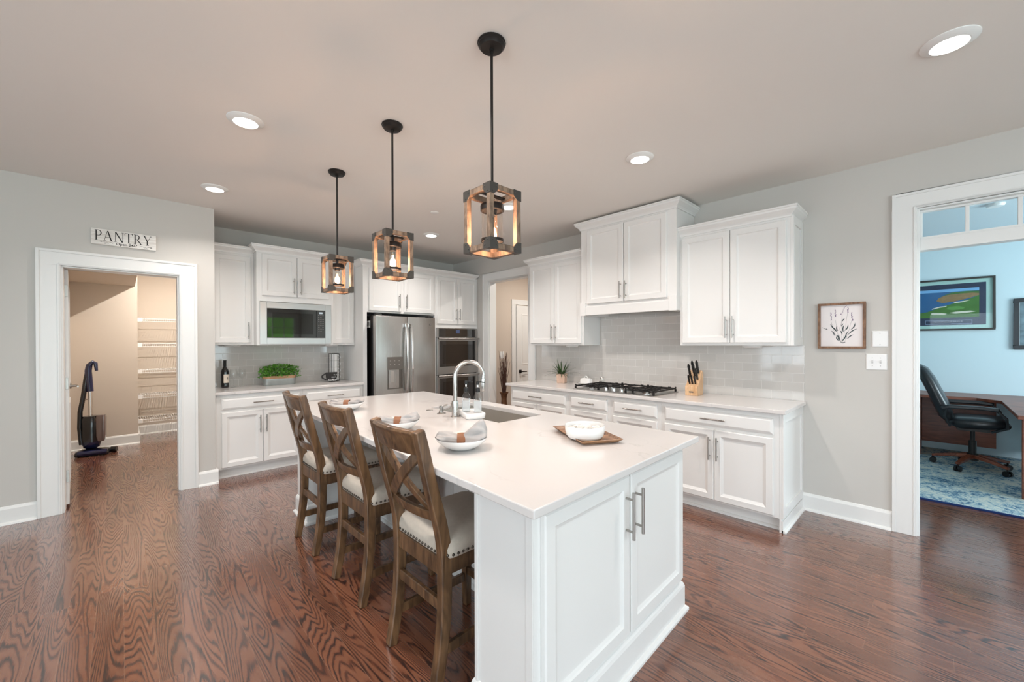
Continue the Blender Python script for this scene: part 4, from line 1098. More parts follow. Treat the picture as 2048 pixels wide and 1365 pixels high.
# ------------------------------------------------------------------ lettering helpers
def text_geo(s, size, align='CENTER', shear=0.0, offset=0.0):
    cu=bpy.data.curves.new('lettering','FONT'); cu.body=s; cu.size=size; cu.align_x=align; cu.shear=shear; cu.offset=offset; cu.resolution_u=3
    o=bpy.data.objects.new('lettering',cu); COL.objects.link(o)
    dg=bpy.context.evaluated_depsgraph_get(); dg.update()
    me=bpy.data.meshes.new_from_object(o.evaluated_get(dg))
    vs=[tuple(v.co) for v in me.vertices]; fs=[tuple(p.vertices) for p in me.polygons]
    bpy.data.objects.remove(o); bpy.data.curves.remove(cu); bpy.data.meshes.remove(me)
    return vs,fs
def put_text(mb, geo, x, z, y, sx=1.0):
    vs,fs=geo; mb.add([(x+v[0]*sx,y,z+v[1]) for v in vs],fs)
def serif(ch):
    """one serif capital, cap height 1: list of polygons and its width"""
    T,t,se,sh=0.125,0.045,0.07,0.04
    P=[]
    def R(x0,x1,z0,z1): P.append([(x0,z0),(x1,z0),(x1,z1),(x0,z1)])
    def stem(x,w): R(x,x+w,0,1); R(x-se,x+w+se,0,sh); R(x-se,x+w+se,1-sh,1)
    def diag(x0,x1,w,z0=0,z1=1): P.append([(x0,z0),(x0+w,z0),(x1+w,z1),(x1,z1)])
    def bowl(x,zc,rx,rz,w):
        n=14
        for i in range(n):
            a0=-PI/2+PI*i/n; a1=-PI/2+PI*(i+1)/n
            q=[]
            for a,inn in ((a0,0),(a1,0),(a1,1),(a0,1)):
                k=abs(math.cos(a))*w+t*abs(math.sin(a))
                q.append((x+(rx-(w*inn))*math.cos(a), zc+(rz-(t*inn))*math.sin(a)))
            P.append(q)
    if ch=='P': stem(0.08,T); R(0.2,0.36,1-t,1); R(0.2,0.36,0.44,0.44+t); bowl(0.36,0.72,0.30,0.28,0.11); W=0.70
    elif ch=='R': stem(0.08,T); R(0.2,0.36,1-t,1); R(0.2,0.36,0.48,0.48+t); bowl(0.36,0.74,0.27,0.26,0.11); diag(0.72,0.30,0.13,0.0,0.5); R(0.70,0.93,0,sh); W=0.92
    elif ch=='A': diag(0.10,0.42,t); diag(0.76,0.40,0.13); R(0.22,0.72,0.32,0.32+t); R(0.0,0.26,0,sh); R(0.64,0.98,0,sh); W=0.98
    elif ch=='N': R(0.12,0.12+t,0,1); R(0.02,0.26,0,sh); R(-0.02,0.2,1-sh,1); diag(0.78,0.10,0.14); R(0.86,0.86+t,0,1); R(0.76,1.0,1-sh,1); W=0.98
    elif ch=='T': R(0.36,0.36+T,0,1); R(0.26,0.59,0,sh); R(0.02,0.83,1-t,1); P.append([(0.02,1),(0.02,0.78),(0.05,0.78),(0.10,1)]); P.append([(0.83,1),(0.83,0.78),(0.80,0.78),(0.75,1)]); W=0.85
    elif ch=='Y': R(0.36,0.36+T,0,0.46); R(0.26,0.59,0,sh); diag(0.36,0.04,0.13,0.44,1); diag(0.44,0.78,t,0.44,1); R(-0.04,0.26,1-sh,1); R(0.68,0.92,1-sh,1); W=0.88
    return P,W

# pantry sign
sg=thing('pantry_sign','white wooden sign lettered PANTRY above the pantry doorway','sign',(0.023,YP-0.001,2.319))
mb=MB(); mb.box(-0.208,0.208,-0.022,-0.0,-0.067,0.067)
obj('board', mb, wood('whitewashed_board', rgb(206,198,190), rgb(240,237,232), 0.7, (6,40,60), 6.0, 0.1), sg, bevel=0.001)
mb=MB(); x=-0.186; h=0.086
for ch in 'PANTRY':
    P,W=serif(ch)
    for q in P: mb.poly([(x+px_*h*0.74,-0.0226,-0.030+pz*h) for px_,pz in q])
    x+=(W*0.74+0.058)*h
obj('lettering', mb, M_ink, sg, fix=False)
mb=MB(); put_text(mb,text_geo('Open 24/7',0.030,'CENTER',0,0.0006),0.012,-0.057,-0.0226,1.05)
obj('lettering', mb, M_ink, sg, fix=False)
mb=MB()
for s in (-1,1):
    pts=[]
    for i in range(15):
        t=i/14; pts.append((0.012+s*(0.085+0.075*t),-0.0224,-0.050+0.006*math.sin(t*9)+(0.008*t if s<0 else 0)))
    mb.tube(pts,0.0008,5)
    for i in range(5):
        q=pts[4+2*i]; mb.tube([q,(q[0]+s*0.010,-0.0224,q[2]+0.008*(1 if i%2 else -1))],0.0009,5)
    e=pts[-1]; mb.poly([(e[0]+s*0.010,-0.0228,e[2]),(e[0]-s*0.002,-0.0228,e[2]+0.006),(e[0]-s*0.002,-0.0228,e[2]-0.006)])
obj('vine_ornament', mb, mat('ornament_ink', rgb(90,84,80), 0.7), sg)

# ------------------------------------------------------------------ back counter items
Z=0.90
wb=thing('wine_bottle','dark wine bottle with cream label at the end of the back counter','bottle',(0.838,5.565,Z))
mb=MB(); mb.lathe([(0.034,0),(0.037,0.004),(0.0375,0.02),(0.0375,0.175),(0.034,0.198),(0.022,0.220),(0.0145,0.235),(0.0140,0.300),(0.0155,0.301),(0.0155,0.309),(0.0,0.309)],(0,0,0),36)
obj('glass_body', mb, mat('dark_bottle_glass', rgb(14,12,11), 0.06, coat=1.0), wb, smooth=True)
def label_arc(r,z0,z1,a0,a1,n=16):
    mb=MB()
    for i in range(n):
        p=a0+(a1-a0)*i/n; q=a0+(a1-a0)*(i+1)/n
        mb.quad((r*math.cos(p),r*math.sin(p),z0),(r*math.cos(q),r*math.sin(q),z0),(r*math.cos(q),r*math.sin(q),z1),(r*math.cos(p),r*math.sin(p),z1))
    return mb
obj('paper_label', label_arc(0.0379,0.055,0.150,-2.05,-0.25), mat('cream_paper', rgb(228,214,198), 0.7), wb, smooth=True)
mb=MB(); 
for i in range(9):
    a=-1.05+0.05*(i%3)-0.03*(i//3); z=0.092+0.007*(i//3)+0.004*(i%2); r=0.0382
    mb.quad((r*math.cos(a),r*math.sin(a),z),(r*math.cos(a+0.07),r*math.sin(a+0.07),z),(r*math.cos(a+0.10),r*math.sin(a+0.10),z+0.010),(r*math.cos(a+0.02),r*math.sin(a+0.02),z+0.010))
obj('label_print', mb, M_ink, wb)
mb=MB(); mb.lathe([(0.0146,0.236),(0.0146,0.298),(0.0158,0.300),(0.0158,0.3095),(0,0.3100)],(0,0,0),24); obj('capsule', mb, M_black, wb, smooth=True)
def wineglass(x,y,label):
    mb=MB(); mb.lathe([(0.033,0),(0.034,0.001),(0.012,0.004),(0.0038,0.010),(0.0034,0.085),(0.010,0.094),(0.030,0.110),(0.041,0.135),(0.042,0.152),(0.037,0.185),(0.0325,0.205)],(0,0,0),36,True,False)
    o=obj('wine_glass', mb, M_glass, smooth=True); o.location=(x,y,Z); tag(o,label,'glass','clear wine glasses by the bottle')
wineglass(0.915,5.530,'clear wine glass beside the dark bottle')
wineglass(1.010,5.610,'clear wine glass between the first glass and the planter')

pl=thing('planter','long galvanized planter full of leafy green plants on the back counter','planter',(1.372,5.500,Z))
def stadium(w,d,z,n=10):
    r=d/2; p=[]
    for c,a0 in ((w/2-r,-PI/2),(-w/2+r,PI/2)):
        for i in range(n+1):
            a=a0+PI*i/n; p.append((c+r*math.cos(a),r*math.sin(a),z))
    return p
mb=MB(); mb.loft([stadium(0.335,0.105,0),stadium(0.345,0.112,0.004),stadium(0.360,0.122,0.078)]); obj('tin_body', mb, mat('galvanized_tin', rgb(176,184,184), 0.38, 0.85, var=0.15, vscale=14), pl, smooth=True)
mb=MB(); mb.loft([stadium(0.361,0.123,0.078),stadium(0.366,0.127,0.110),stadium(0.350,0.112,0.110),stadium(0.345,0.108,0.085)]); obj('wood_rim', mb, wood('planter_rim_wood', rgb(150,110,78), rgb(196,154,118), 0.6, (8,40,60)), pl, smooth=True)
random.seed(11); mb=MB()
for i in range(1500):
    u=random.uniform(-1,1); a=random.uniform(0,2*PI); rr_=math.sqrt(random.random())
    x=u*0.185+0.03*rr_*math.cos(a); y=rr_*0.085*math.sin(a); hmax=0.150*(1-0.25*u*u)
    z=0.100+random.random()**0.8*hmax
    if random.random()<0.14: x=u*0.235; z=0.085+random.random()*0.10; y=-0.05*random.random()
    l=random.uniform(0.018,0.032); w=l*0.55
    d=Vector((random.uniform(-1,1)+u*0.6,random.uniform(-1,0.5),random.uniform(-0.2,0.9))).normalized()
    n=d.cross(Vector((random.uniform(-1,1),random.uniform(-1,1),random.uniform(-1,1)))).normalized(); up=d.cross(n)*0.15
    c=Vector((x,y,z)); mb.add([c-d*l*0.5,c+n*w*0.5+up*w,c+d*l*0.5,c-n*w*0.5+up*w,c],[(0,1,4),(1,2,4),(2,3,4),(3,0,4)])
f=obj('foliage', mb, M_leaf, pl, fix=False); f['kind']='stuff'
cs=thing('coffee_sign','black mug-shaped sign lettered BUT FIRST, Coffee','sign',(1.955,5.420,Z),math.radians(2))
mb=MB(); 
mb.prism([(-0.068,0.124),(0.074,0.124),(0.070,0.060),(0.050,0.012),(0.030,0.0),(-0.032,0.0),(-0.050,0.012),(-0.066,0.060)],'y',-0.009,0.009)
pts=[(-0.066+(-0.052)*math.sin(PI*i/12)**0.8,0,0.110-0.078*i/12) for i in range(13)]; mb.sweep(pts,0.018,0.014,(0,1,0))
obj('board', mb, mat('chalk_black', rgb(40,37,36), 0.7), cs, bevel=0.001)
mb=MB(); put_text(mb,text_geo('BUT',0.021,'CENTER'),0.048,0.082,-0.0096,1.15); put_text(mb,text_geo('FIRST,',0.021,'CENTER'),0.028,0.052,-0.0096,1.15); put_text(mb,text_geo('Coffee',0.038,'CENTER',0.45,0.0007),-0.002,0.012,-0.0096,1.05)
obj('lettering', mb, M_white, cs, fix=False)
rk=thing('mug_rack','tall black wire rack holding four stacked white mugs','mug rack',(2.025,5.520,Z))
mb=MB(); w=0.050; r=0.0032
for a in (-1,1):
    for b in (-1,1): mb.cyl((a*w,b*w,0.004),(a*w,b*w,0.362),r,8)
for zc in (0.362,0.006):
    for a in (-1,1): mb.cyl((a*w,-w,zc),(a*w,w,zc),r,8); mb.cyl((-w,a*w,zc),(w,a*w,zc),r,8)
mb.box(-w,w,-0.004,0.004,0.003,0.008); mb.box(-0.004,0.004,-w,w,0.003,0.0078)
mb.cyl((-0.018,-w,0.006),(-0.018,-w,0.362),r*0.8,8)
obj('wire_frame', mb, M_blackm, rk, smooth=True)
MUGW=['lowest','second lowest','second from the top','topmost']
for k in range(4):
    t=thing('mug','white mug in the black wire rack, %s of the four'%MUGW[k],'mug',(2.025,5.520,Z+0.0105+0.086*k),math.radians(-12),'stacked white mugs in the rack')
    mb=MB(); mb.lathe([(0.036,0),(0.041,0.003),(0.0435,0.012),(0.0435,0.085),(0.041,0.085),(0.040,0.010),(0,0.008)],(0,0,0),32); obj('cup', mb, M_porc, t, smooth=True)
    mb=MB(); mb.tube([(0.042+0.036*math.sin(PI*i/12)**0.6,0,0.072-0.058*i/12) for i in range(13)],0.0055,8); obj('handle', mb, M_porc, t, smooth=True)

# ------------------------------------------------------------------ cooktop counter items
sp=thing('spiky_plant','spiky green artificial plant in a pale wood cube pot','plant',(3.925,3.205,Z),math.radians(20))
mb=MB(); rows=[[(x*s,y*s,z) for x,y in ((-0.053,-0.053),(0.053,-0.053),(0.053,0.053),(-0.053,0.053))] for s,z in ((0.92,0),(1.0,0.112),(0.86,0.112),(0.84,0.098))]
mb.loft(rows); obj('pot', mb, mat('pale_pink_wood', rgb(222,188,166), 0.7, var=0.12, vscale=30, bump=0.5, bscale=90), sp, bevel=0.002)
mb=MB(); random.seed(21)
for i in range(62):
    a=random.uniform(0,2*PI); el=random.uniform(0.25,1.35); L=random.uniform(0.14,0.235); L=min(L,0.150/max(0.05,math.cos(a+math.radians(20))*math.cos(el))); w=random.uniform(0.006,0.010)
    d=Vector((math.cos(a)*math.cos(el),math.sin(a)*math.cos(el),math.sin(el))); s=Vector((-math.sin(a),math.cos(a),0))
    b0=Vector((0.018*math.cos(a),0.018*math.sin(a),0.100)); prev=None; vs=[]
    for k in range(7):
        t=k/6; droop=Vector((0,0,-0.085*t*t*math.cos(el)*(L/0.2)))
        c=b0+d*L*t+droop; ww=w*(1-t)**0.7+0.0006
        vs+= [c-s*ww, c+Vector((0,0,-0.0015)), c+s*ww]
    fs=[]
    for k in range(6): fs+=[(3*k,3*k+1,3*k+4,3*k+3),(3*k+1,3*k+2,3*k+5,3*k+4)]
    mb.add(vs,fs)
f=obj('leaf_tuft', mb, M_blade, sp, smooth=True, fix=False)
mb=MB(); mb.box(-0.045,0.045,-0.045,0.045,0.085,0.101); obj('soil', mb, M_stem, sp)
bd=thing('butter_dish','white embossed covered butter dish with loop handle','butter dish',(4.015,2.905,Z),math.radians(80))
mb=MB(); mb.loft([[(x,y,z) for x,y in rrect(w,d,0.02)] for w,d,z in ((0.17,0.09,0),(0.19,0.105,0.006),(0.195,0.11,0.012),(0.18,0.095,0.010))]); obj('plate', mb, M_porc, bd, smooth=True)
mb=MB(); rows=[]
for w,d,z in ((0.160,0.078,0.010),(0.160,0.078,0.045),(0.150,0.068,0.062),(0.110,0.040,0.072),(0.02,0.01,0.074)):
    rows.append([(x*(1+0.02*math.cos(7*math.atan2(y,x))),y*(1+0.03*math.cos(9*math.atan2(y,x))),z) for x,y in rrect(w,d,0.028,8)])
mb.loft(rows); obj('cover', mb, M_porc, bd, smooth=True)
mb=MB(); mb.tube([(0.022*math.cos(PI*i/10),0,0.070+0.024*math.sin(PI*i/10)) for i in range(11)],0.005,8); obj('handle', mb, M_porc, bd, smooth=True)
sh=thing('glass_shaker','small clear glass shaker with black-edged cap beside the butter dish','shaker',(4.025,2.685,Z))
mb=MB(); mb.lathe([(0.030,0),(0.032,0.004),(0.030,0.055),(0.026,0.072)],(0,0,0),24,True,False); obj('jar', mb, M_glass, sh, smooth=True)
mb=MB(); mb.lathe([(0.0265,0.070),(0.0265,0.088),(0.022,0.094),(0,0.096)],(0,0,0),24); obj('cap', mb, M_chrome, sh, smooth=True)

ck=thing('gas_cooktop','stainless steel gas cooktop with five burners and black grates','cooktop',(3.715,2.22,Z))
mb=MB(); x0,x1,y0,y1=-0.255,0.255,-0.457,0.457
rows=[[(a,b,z) for a,b in ((x0+i,y0+i),(x1-i,y0+i),(x1-i,y1-i),(x0+i,y1-i))] for i,z in ((0,0),(0,0.006),(0.008,0.010),(0.02,0.010),(0.03,0.006))]
mb.loft(rows); obj('steel_top', mb, M_steel, ck)
BUR=[(-0.115,-0.31,0.045),(0.125,-0.31,0.036),(0.03,0.0,0.058),(-0.115,0.31,0.036),(0.125,0.31,0.045)]
for bx,by,r in BUR:
    mb=MB(); mb.lathe([(r*1.25,0.006),(r*1.25,0.011),(r,0.014),(r*0.95,0.024),(0,0.024)],(bx,by,0),28); bu=obj('burner', mb, M_chrome, ck, smooth=True)
    mb=MB(); mb.lathe([(r*0.82,0.024),(r*0.85,0.028),(r*0.75,0.032),(0,0.033)],(bx,by,0),28); obj('burner_cap', mb, M_iron, bu, smooth=True)
for k,(a,b) in enumerate(((-0.44,-0.155),(-0.145,0.145),(0.155,0.44))):
    mb=MB(); xa,xb=-0.225,0.225
    if k==1: xa=-0.075
    h0,h1=0.034,0.046
    for x in (xa,xb): mb.box(x-0.006,x+0.006,a,b,h0,h1)
    for y in (a,b): mb.box(xa+0.006,xb-0.006,y-0.006,y+0.006,h0,h1) if False else mb.box(xa,xb,y-0.006,y+0.006,h0-0.001,h1-0.001)
    m=(a+b)/2; mb.box(xa,xb,m-0.005,m+0.005,h0+0.002,h1+0.002)
    for x in ([-0.115,0.0,0.125] if k!=1 else [0.03]): mb.box(x-0.005,x+0.005,a,b,h0+0.001,h1+0.001)
    for x in (xa,xb):
        for y in (a,b): mb.box(x-0.008,x+0.008,y-0.008,y+0.008,0.006,h0); mb.sphere((x,y,h1+0.002),0.009,8,5)
    for y in (a+0.05,b-0.05):
        for x in (xa,xb): mb.sweep([(x,y,h1),(x*0.75+0.01,y,h1+0.006)],0.010,0.010,(0,1,0))
    obj('grate', mb, M_iron, ck, bevel=0.001)
for kx,ky in ((-0.185,-0.09),(-0.185,0.0),(-0.185,0.09),(-0.125,-0.05),(-0.125,0.05)):
    mb=MB(); mb.lathe([(0.022,0.006),(0.022,0.010),(0.018,0.012),(0.016,0.036),(0.012,0.038),(0,0.038)],(kx,ky,0),24); mb.box(kx-0.016,kx+0.016,ky-0.003,ky+0.003,0.037,0.043)
    obj('knob', mb, M_chrome, ck, smooth=True)

KB=(3.872,1.572,Z); KR=math.radians(184)
# local: +x is the front of the block, profile in x-z
kb=thing('knife_block','light wood knife block with black-handled knives on the cooktop counter','knife block',KB,KR)
mb=MB(); mb.prism([(0.075,0),(0.080,0.085),(0.035,0.112),(-0.050,0.232),(-0.092,0.205),(-0.080,0)],'y',-0.056,0.056)
obj('block', mb, M_block, kb, bevel=0.004)
mb=MB(); mb.box(0.0765,0.0795,-0.020,0.018,0.030,0.040); mb.v=[(x+ (0.0005 if x>0.078 else 0),y,z) for x,y,z in mb.v]; obj('name_plate', mb, mat('plate_steel', rgb(110,104,100), 0.35, 0.8), kb)
KN=[(-0.006,-0.034,0.168,0.128,0.014),(-0.030,0.030,0.203,0.128,0.015),(-0.012,0.004,0.176,0.120,0.014),(-0.032,-0.012,0.206,0.120,0.014),(0.010,0.034,0.146,0.115,0.013),(0.040,-0.026,0.108,0.085,0.011),(0.042,0.000,0.107,0.082,0.011),(0.040,0.026,0.108,0.080,0.011)]
KL=['black knife handle rising from the block, outer one of the middle row','tall black knife handle near the back of the block','rearmost tall black knife handle in the block','black knife handle at the back near the scissor side','black knife handle in the middle of the block','short black steak knife handle in the front row, first of three','short black steak knife handle in the front row, second of three','short black steak knife handle in the front row, last of three']
dk=Vector((0.46,0,0.888)).normalized()
for (kx,ky,kz,L,r),lab in zip(KN,KL):
    r*=1.25
    t=thing('kitchen_knife',lab,'knife',KB,KR,'black-handled knives in the wood block')
    b=Vector((kx,ky,kz)); mb=MB()
    pts=[b+dk*(0.004+L*k/6) for k in range(7)]
    mb.tube(pts,[r*0.75,r*0.85,r*0.95,r*0.85,r*0.9,r*1.05,r*0.7],10,flat=0.62); obj('grip', mb, M_black, t, smooth=True)
    mb=MB(); mb.tube([b-dk*0.03,b+dk*0.006],[r*0.7,r*0.7],8,flat=0.3); obj('blade', mb, M_chrome, t)
    mb=MB()
    for k in (0.25,0.5,0.75):
        c=b+dk*(L*k); mb.sphere((c.x,c.y-r*0.60,c.z),0.0028,8,5); mb.sphere((c.x,c.y+r*0.60,c.z),0.0028,8,5); mb.sphere((c.x+r*0.72,c.y,c.z+0.002),0.0026,8,5)
    obj('rivet', mb, M_chrome, t)

# ------------------------------------------------------------------ right wall
pc=thing('framed_print','square lavender flower print in a walnut frame on the grey wall','picture',(XR-0.001,0.517,1.520),RW)
HW=0.147; HH=0.180; f=0.017
mb=MB()
for a,b,c,d in ((-HW,HW,HH-f,HH),(-HW,HW,-HH,-HH+f),(-HW,-HW+f,-HH+f,HH-f),(HW-f,HW,-HH+f,HH-f)): mb.box(a,b,-0.030,0,c,d)
obj('frame', mb, M_frame, pc, bevel=0.001)
mb=MB(); mb.box(-HW+f,HW-f,-0.012,-0.004,-HH+f,HH-f); obj('paper', mb, mat('print_paper', rgb(232,224,222), 0.8), pc)
S=Matrix.Scale(1,4)
def stroke(mb,pts,w,y):
    P=[Vector((p[0],0,p[1])) for p in pts]; L=[];R=[]
    ws=w if isinstance(w,list) else [w]*len(P)
    for k,p in enumerate(P):
        d=(P[min(k+1,len(P)-1)]-P[max(k-1,0)]).normalized(); n=Vector((-d.z,0,d.x))*ws[k]/2
        L.append((p.x+n.x,y,p.z+n.z)); R.append((p.x-n.x,y,p.z-n.z))
    for k in range(len(P)-1): mb.quad(L[k],L[k+1],R[k+1],R[k])
def leaf(mb,a,b,bend,w,y):
    A=Vector(a);B=Vector(b);d=B-A;n=Vector((-d.y,d.x)).normalized(); pts=[];ws=[]
    for k in range(9):
        t=k/8; q=A+d*t+n*bend*math.sin(PI*t); pts.append((q.x,q.y)); ws.append(w*math.sin(PI*min(0.98,0.04+0.94*t))**0.8)
    stroke(mb,pts,ws,y)
# drawing coordinates from the print, (0..1) across and down
def D(u,v): return (-HW+f+u*(2*HW-2*f), HH-f-v*(2*HH-2*f))
mb=MB(); y=-0.0124
stems=[(0.255,0.40,0.44,0.88),(0.36,0.35,0.46,0.88),(0.52,0.22,0.50,0.90),(0.645,0.20,0.53,0.90),(0.745,0.37,0.58,0.88),(0.52,0.35,0.44,0.62)]
for a,b,c,d in stems: stroke(mb,[D(a,b),D(a+(c-a)*0.45,b+(d-b)*0.55),D(c,d)],0.0009,y)
for a,b,c,d,bd_ in ((0.24,0.45,0.42,0.62,-0.008),(0.42,0.62,0.40,0.50,0.006),(0.26,0.62,0.33,0.74,0.006),(0.33,0.55,0.40,0.64,-0.004),(0.38,0.72,0.42,0.84,0.008),(0.72,0.60,0.82,0.44,-0.008),(0.66,0.72,0.87,0.58,0.006),(0.64,0.82,0.78,0.72,0.004),(0.50,0.88,0.60,0.73,-0.006),(0.58,0.62,0.66,0.48,-0.006),(0.55,0.66,0.57,0.48,0.006),(0.47,0.62,0.52,0.72,0.004),(0.44,0.86,0.40,0.74,0.008),(0.49,0.89,0.44,0.70,0.004),(0.62,0.82,0.66,0.64,0.008),(0.52,0.40,0.58,0.33,0.002),(0.51,0.52,0.55,0.45,0.003),(0.48,0.90,0.60,0.89,-0.006)):
    leaf(mb,D(a,b),D(c,d),bd_,0.0075,y)
obj('stem_drawing', mb, mat('slate_green_ink', rgb(62,74,76), 0.8), pc, fix=False)
mb=MB(); random.seed(5)
for a,b,dx,dz in ((0.245,0.18,0.02,0.18),(0.36,0.12,0.005,0.15),(0.50,0.22,0.11,-0.20),(0.655,0.06,0.01,0.13),(0.735,0.20,0.035,0.18)):
    for k in range(9):
        t=k/8; p=D(a+dx*t+random.uniform(-0.012,0.012),b+dz*t); s=random.uniform(0.0022,0.004)
        mb.quad((p[0]-s,y-0.0001,p[1]),(p[0],y-0.0001,p[1]-s*1.2),(p[0]+s,y-0.0001,p[1]),(p[0],y-0.0001,p[1]+s*1.2))
obj('blossom_drawing', mb, mat('lavender_ink', rgb(96,66,110), 0.8), pc, fix=False)
mb=MB(); stroke(mb,[D(0.03,0.535),D(0.15,0.585)],0.0028,y); stroke(mb,[D(0.13,0.565),D(0.165,0.59)],0.005,y); obj('small_mark', mb, mat('grey_ink', rgb(84,80,82), 0.8), pc, fix=False)
def plate(y,z,w,h,label,kind):
    t=thing('wall_plate' if kind=='blank' else 'light_switch',label,'switch plate',(XR-0.0005,y,z),RW)
    mb=MB(); mb.rings(-w/2,w/2,-h/2,h/2,[(0,0),(0,-0.003),(0.006,-0.007),(0.010,-0.007)]); obj('cover_plate', mb, M_white, t, bevel=0.0015)
    xs=[0] if kind=='blank' else [-0.023,0.023]
    mb=MB()
    for x in xs:
        for dz in (0.042 if kind=='blank' else 0.030,):
            for s in (-1,1): mb.T=Matrix.Translation((x,-0.007,s*dz))@Matrix.Rotation(PI/2,4,'X'); mb.lathe([(0.0032,0),(0.003,0.001),(0,0.0012)],(0,0,0),12)
    obj('screw', mb, mat('screw_grey', rgb(176,174,172), 0.4, 0.4), t)
    if kind!='blank':
        for x in xs:
            mb=MB(); mb.box(x-0.0052,x+0.0052,-0.0078,-0.0070,-0.012,0.012); mb.box(x-0.004,x+0.004,-0.017,-0.007,-0.002,0.008); obj('toggle', mb, mat('toggle_grey', rgb(206,204,202), 0.4), t)
plate(0.291,1.414,0.092,0.122,'white blank wall plate right of the lavender print, above the switches','blank')
plate(0.311,1.241,0.120,0.122,'white double toggle light switch below the blank plate','switch')

# ------------------------------------------------------------------ hall
va=thing('floor_vase','tall bronze floor vase in the hall doorway','vase',(4.335,4.705,0))
mb=MB(); mb.lathe([(0.060,0),(0.075,0.01),(0.085,0.10),(0.080,0.25),(0.062,0.36),(0.046,0.46),(0.042,0.52),(0.050,0.58),(0.072,0.618),(0.070,0.620),(0.045,0.575),(0,0.55)],(0,0,0),32); obj('body', mb, mat('bronze', rgb(112,78,54), 0.4, 0.6, var=0.35, vscale=30), va, smooth=True)
mb=MB(); random.seed(9)
for i in range(60):
    a=random.uniform(0,2*PI); s=random.uniform(0.02,0.105); hgt=random.uniform(1.0,1.27); b=random.uniform(-0.03,0.03)
    mb.tube([(0.02*math.cos(a),0.02*math.sin(a),0.56),(s*0.45*math.cos(a)+b,s*0.45*math.sin(a),0.85),(s*math.cos(a),s*math.sin(a),hgt)],[0.0035,0.0035,0.0016],5)
o=obj('dried_reeds', mb, mat('brown_reed', rgb(74,46,36), 0.85, var=0.4, vscale=20)); o.location=(4.335,4.705,0); tag(o,'bunch of dried brown reeds standing in the bronze vase','dried reeds',kind='stuff')
t=thing('light_switch','white switch plate on the beige hall wall above the reeds','switch plate',(4.58,5.0195,1.195))
mb=MB(); mb.rings(-0.045,0.045,-0.06,0.06,[(0,0),(0,-0.003),(0.005,-0.006)]); obj('cover_plate', mb, M_white, t)
mb=MB(); mb.box(-0.005,0.005,-0.014,-0.006,-0.008,0.008); obj('toggle', mb, M_white, t)

# ------------------------------------------------------------------ pantry
vc=thing('vacuum_cleaner','dark blue upright vacuum cleaner standing in the pantry','vacuum cleaner',(-0.265,7.40,0),math.radians(-8))
M_vb=mat('vacuum_blue', rgb(14,22,66), 0.2, coat=0.6); M_vk=mat('vacuum_black', rgb(13,13,18), 0.22, coat=0.5); M_clear=mat('dust_bin_smoke', rgb(120,104,100), 0.12, coat=0.5)
mb=MB(); rows=[]
for w,d,z in ((0.30,0.20,0.006),(0.31,0.21,0.03),(0.29,0.18,0.062),(0.20,0.10,0.080)): rows.append([(x,y-0.03,z) for x,y in rrect(w,d,0.03)])
mb.loft(rows); obj('floor_head', mb, M_vk, vc, smooth=True)
mb=MB(); mb.cyl((-0.12,-0.125,0.045),(0.14,-0.125,0.045),0.030,16); obj('brush_cover', mb, M_vb, vc, smooth=True)
mb=MB(); mb.cyl((0.155,0.02,0.035),(0.21,0.01,0.035),0.035,18); obj('wheel', mb, M_vk, vc, smooth=True)
mb=MB(); mb.lathe([(0.035,0.07),(0.075,0.10),(0.090,0.15),(0.092,0.17)],(-0.02,0,0),28); obj('motor_base', mb, M_vb, vc, smooth=True)
mb=MB(); mb.lathe([(0.092,0.17),(0.094,0.25),(0.092,0.46),(0.080,0.49),(0,0.50)],(-0.02,0,0),28); obj('canister', mb, M_vk, vc, smooth=True)
mb=MB(); rows=[[(x+0.075,y-0.03,z) for x,y in rrect(w,d,0.02)] for w,d,z in ((0.06,0.09,0.17),(0.085,0.11,0.23),(0.09,0.115,0.46),(0.08,0.10,0.50))]; mb.loft(rows); obj('dust_bin', mb, M_clear, vc, smooth=True)
mb=MB(); mb.tube([(-0.105,-0.02,0.14),(-0.118,-0.03,0.35),(-0.115,-0.02,0.55),(-0.085,-0.02,0.75),(-0.065,-0.01,0.95),(-0.055,0,1.03)],0.024,12); obj('hose', mb, M_vk, vc, smooth=True)
mb=MB(); mb.cyl((-0.02,-0.01,0.30),(-0.030,0.0,0.84),0.022,14); obj('wand', mb, M_chrome, vc, smooth=True)
mb=MB(); mb.tube([(-0.03,0,0.80),(-0.038,0,0.92),(-0.045,0,1.06),(-0.035,0,1.13),(-0.005,0,1.17),(0.022,0,1.15),(0.03,0,1.06)],[0.034,0.036,0.034,0.032,0.028,0.022,0.015],14); obj('grip_handle', mb, M_vb, vc, smooth=True)
mb=MB(); mb.tube([(-0.095,-0.03,0.70),(-0.03,-0.005,0.705)],0.008,8); obj('hose_clip', mb, M_chrome, vc, smooth=True)

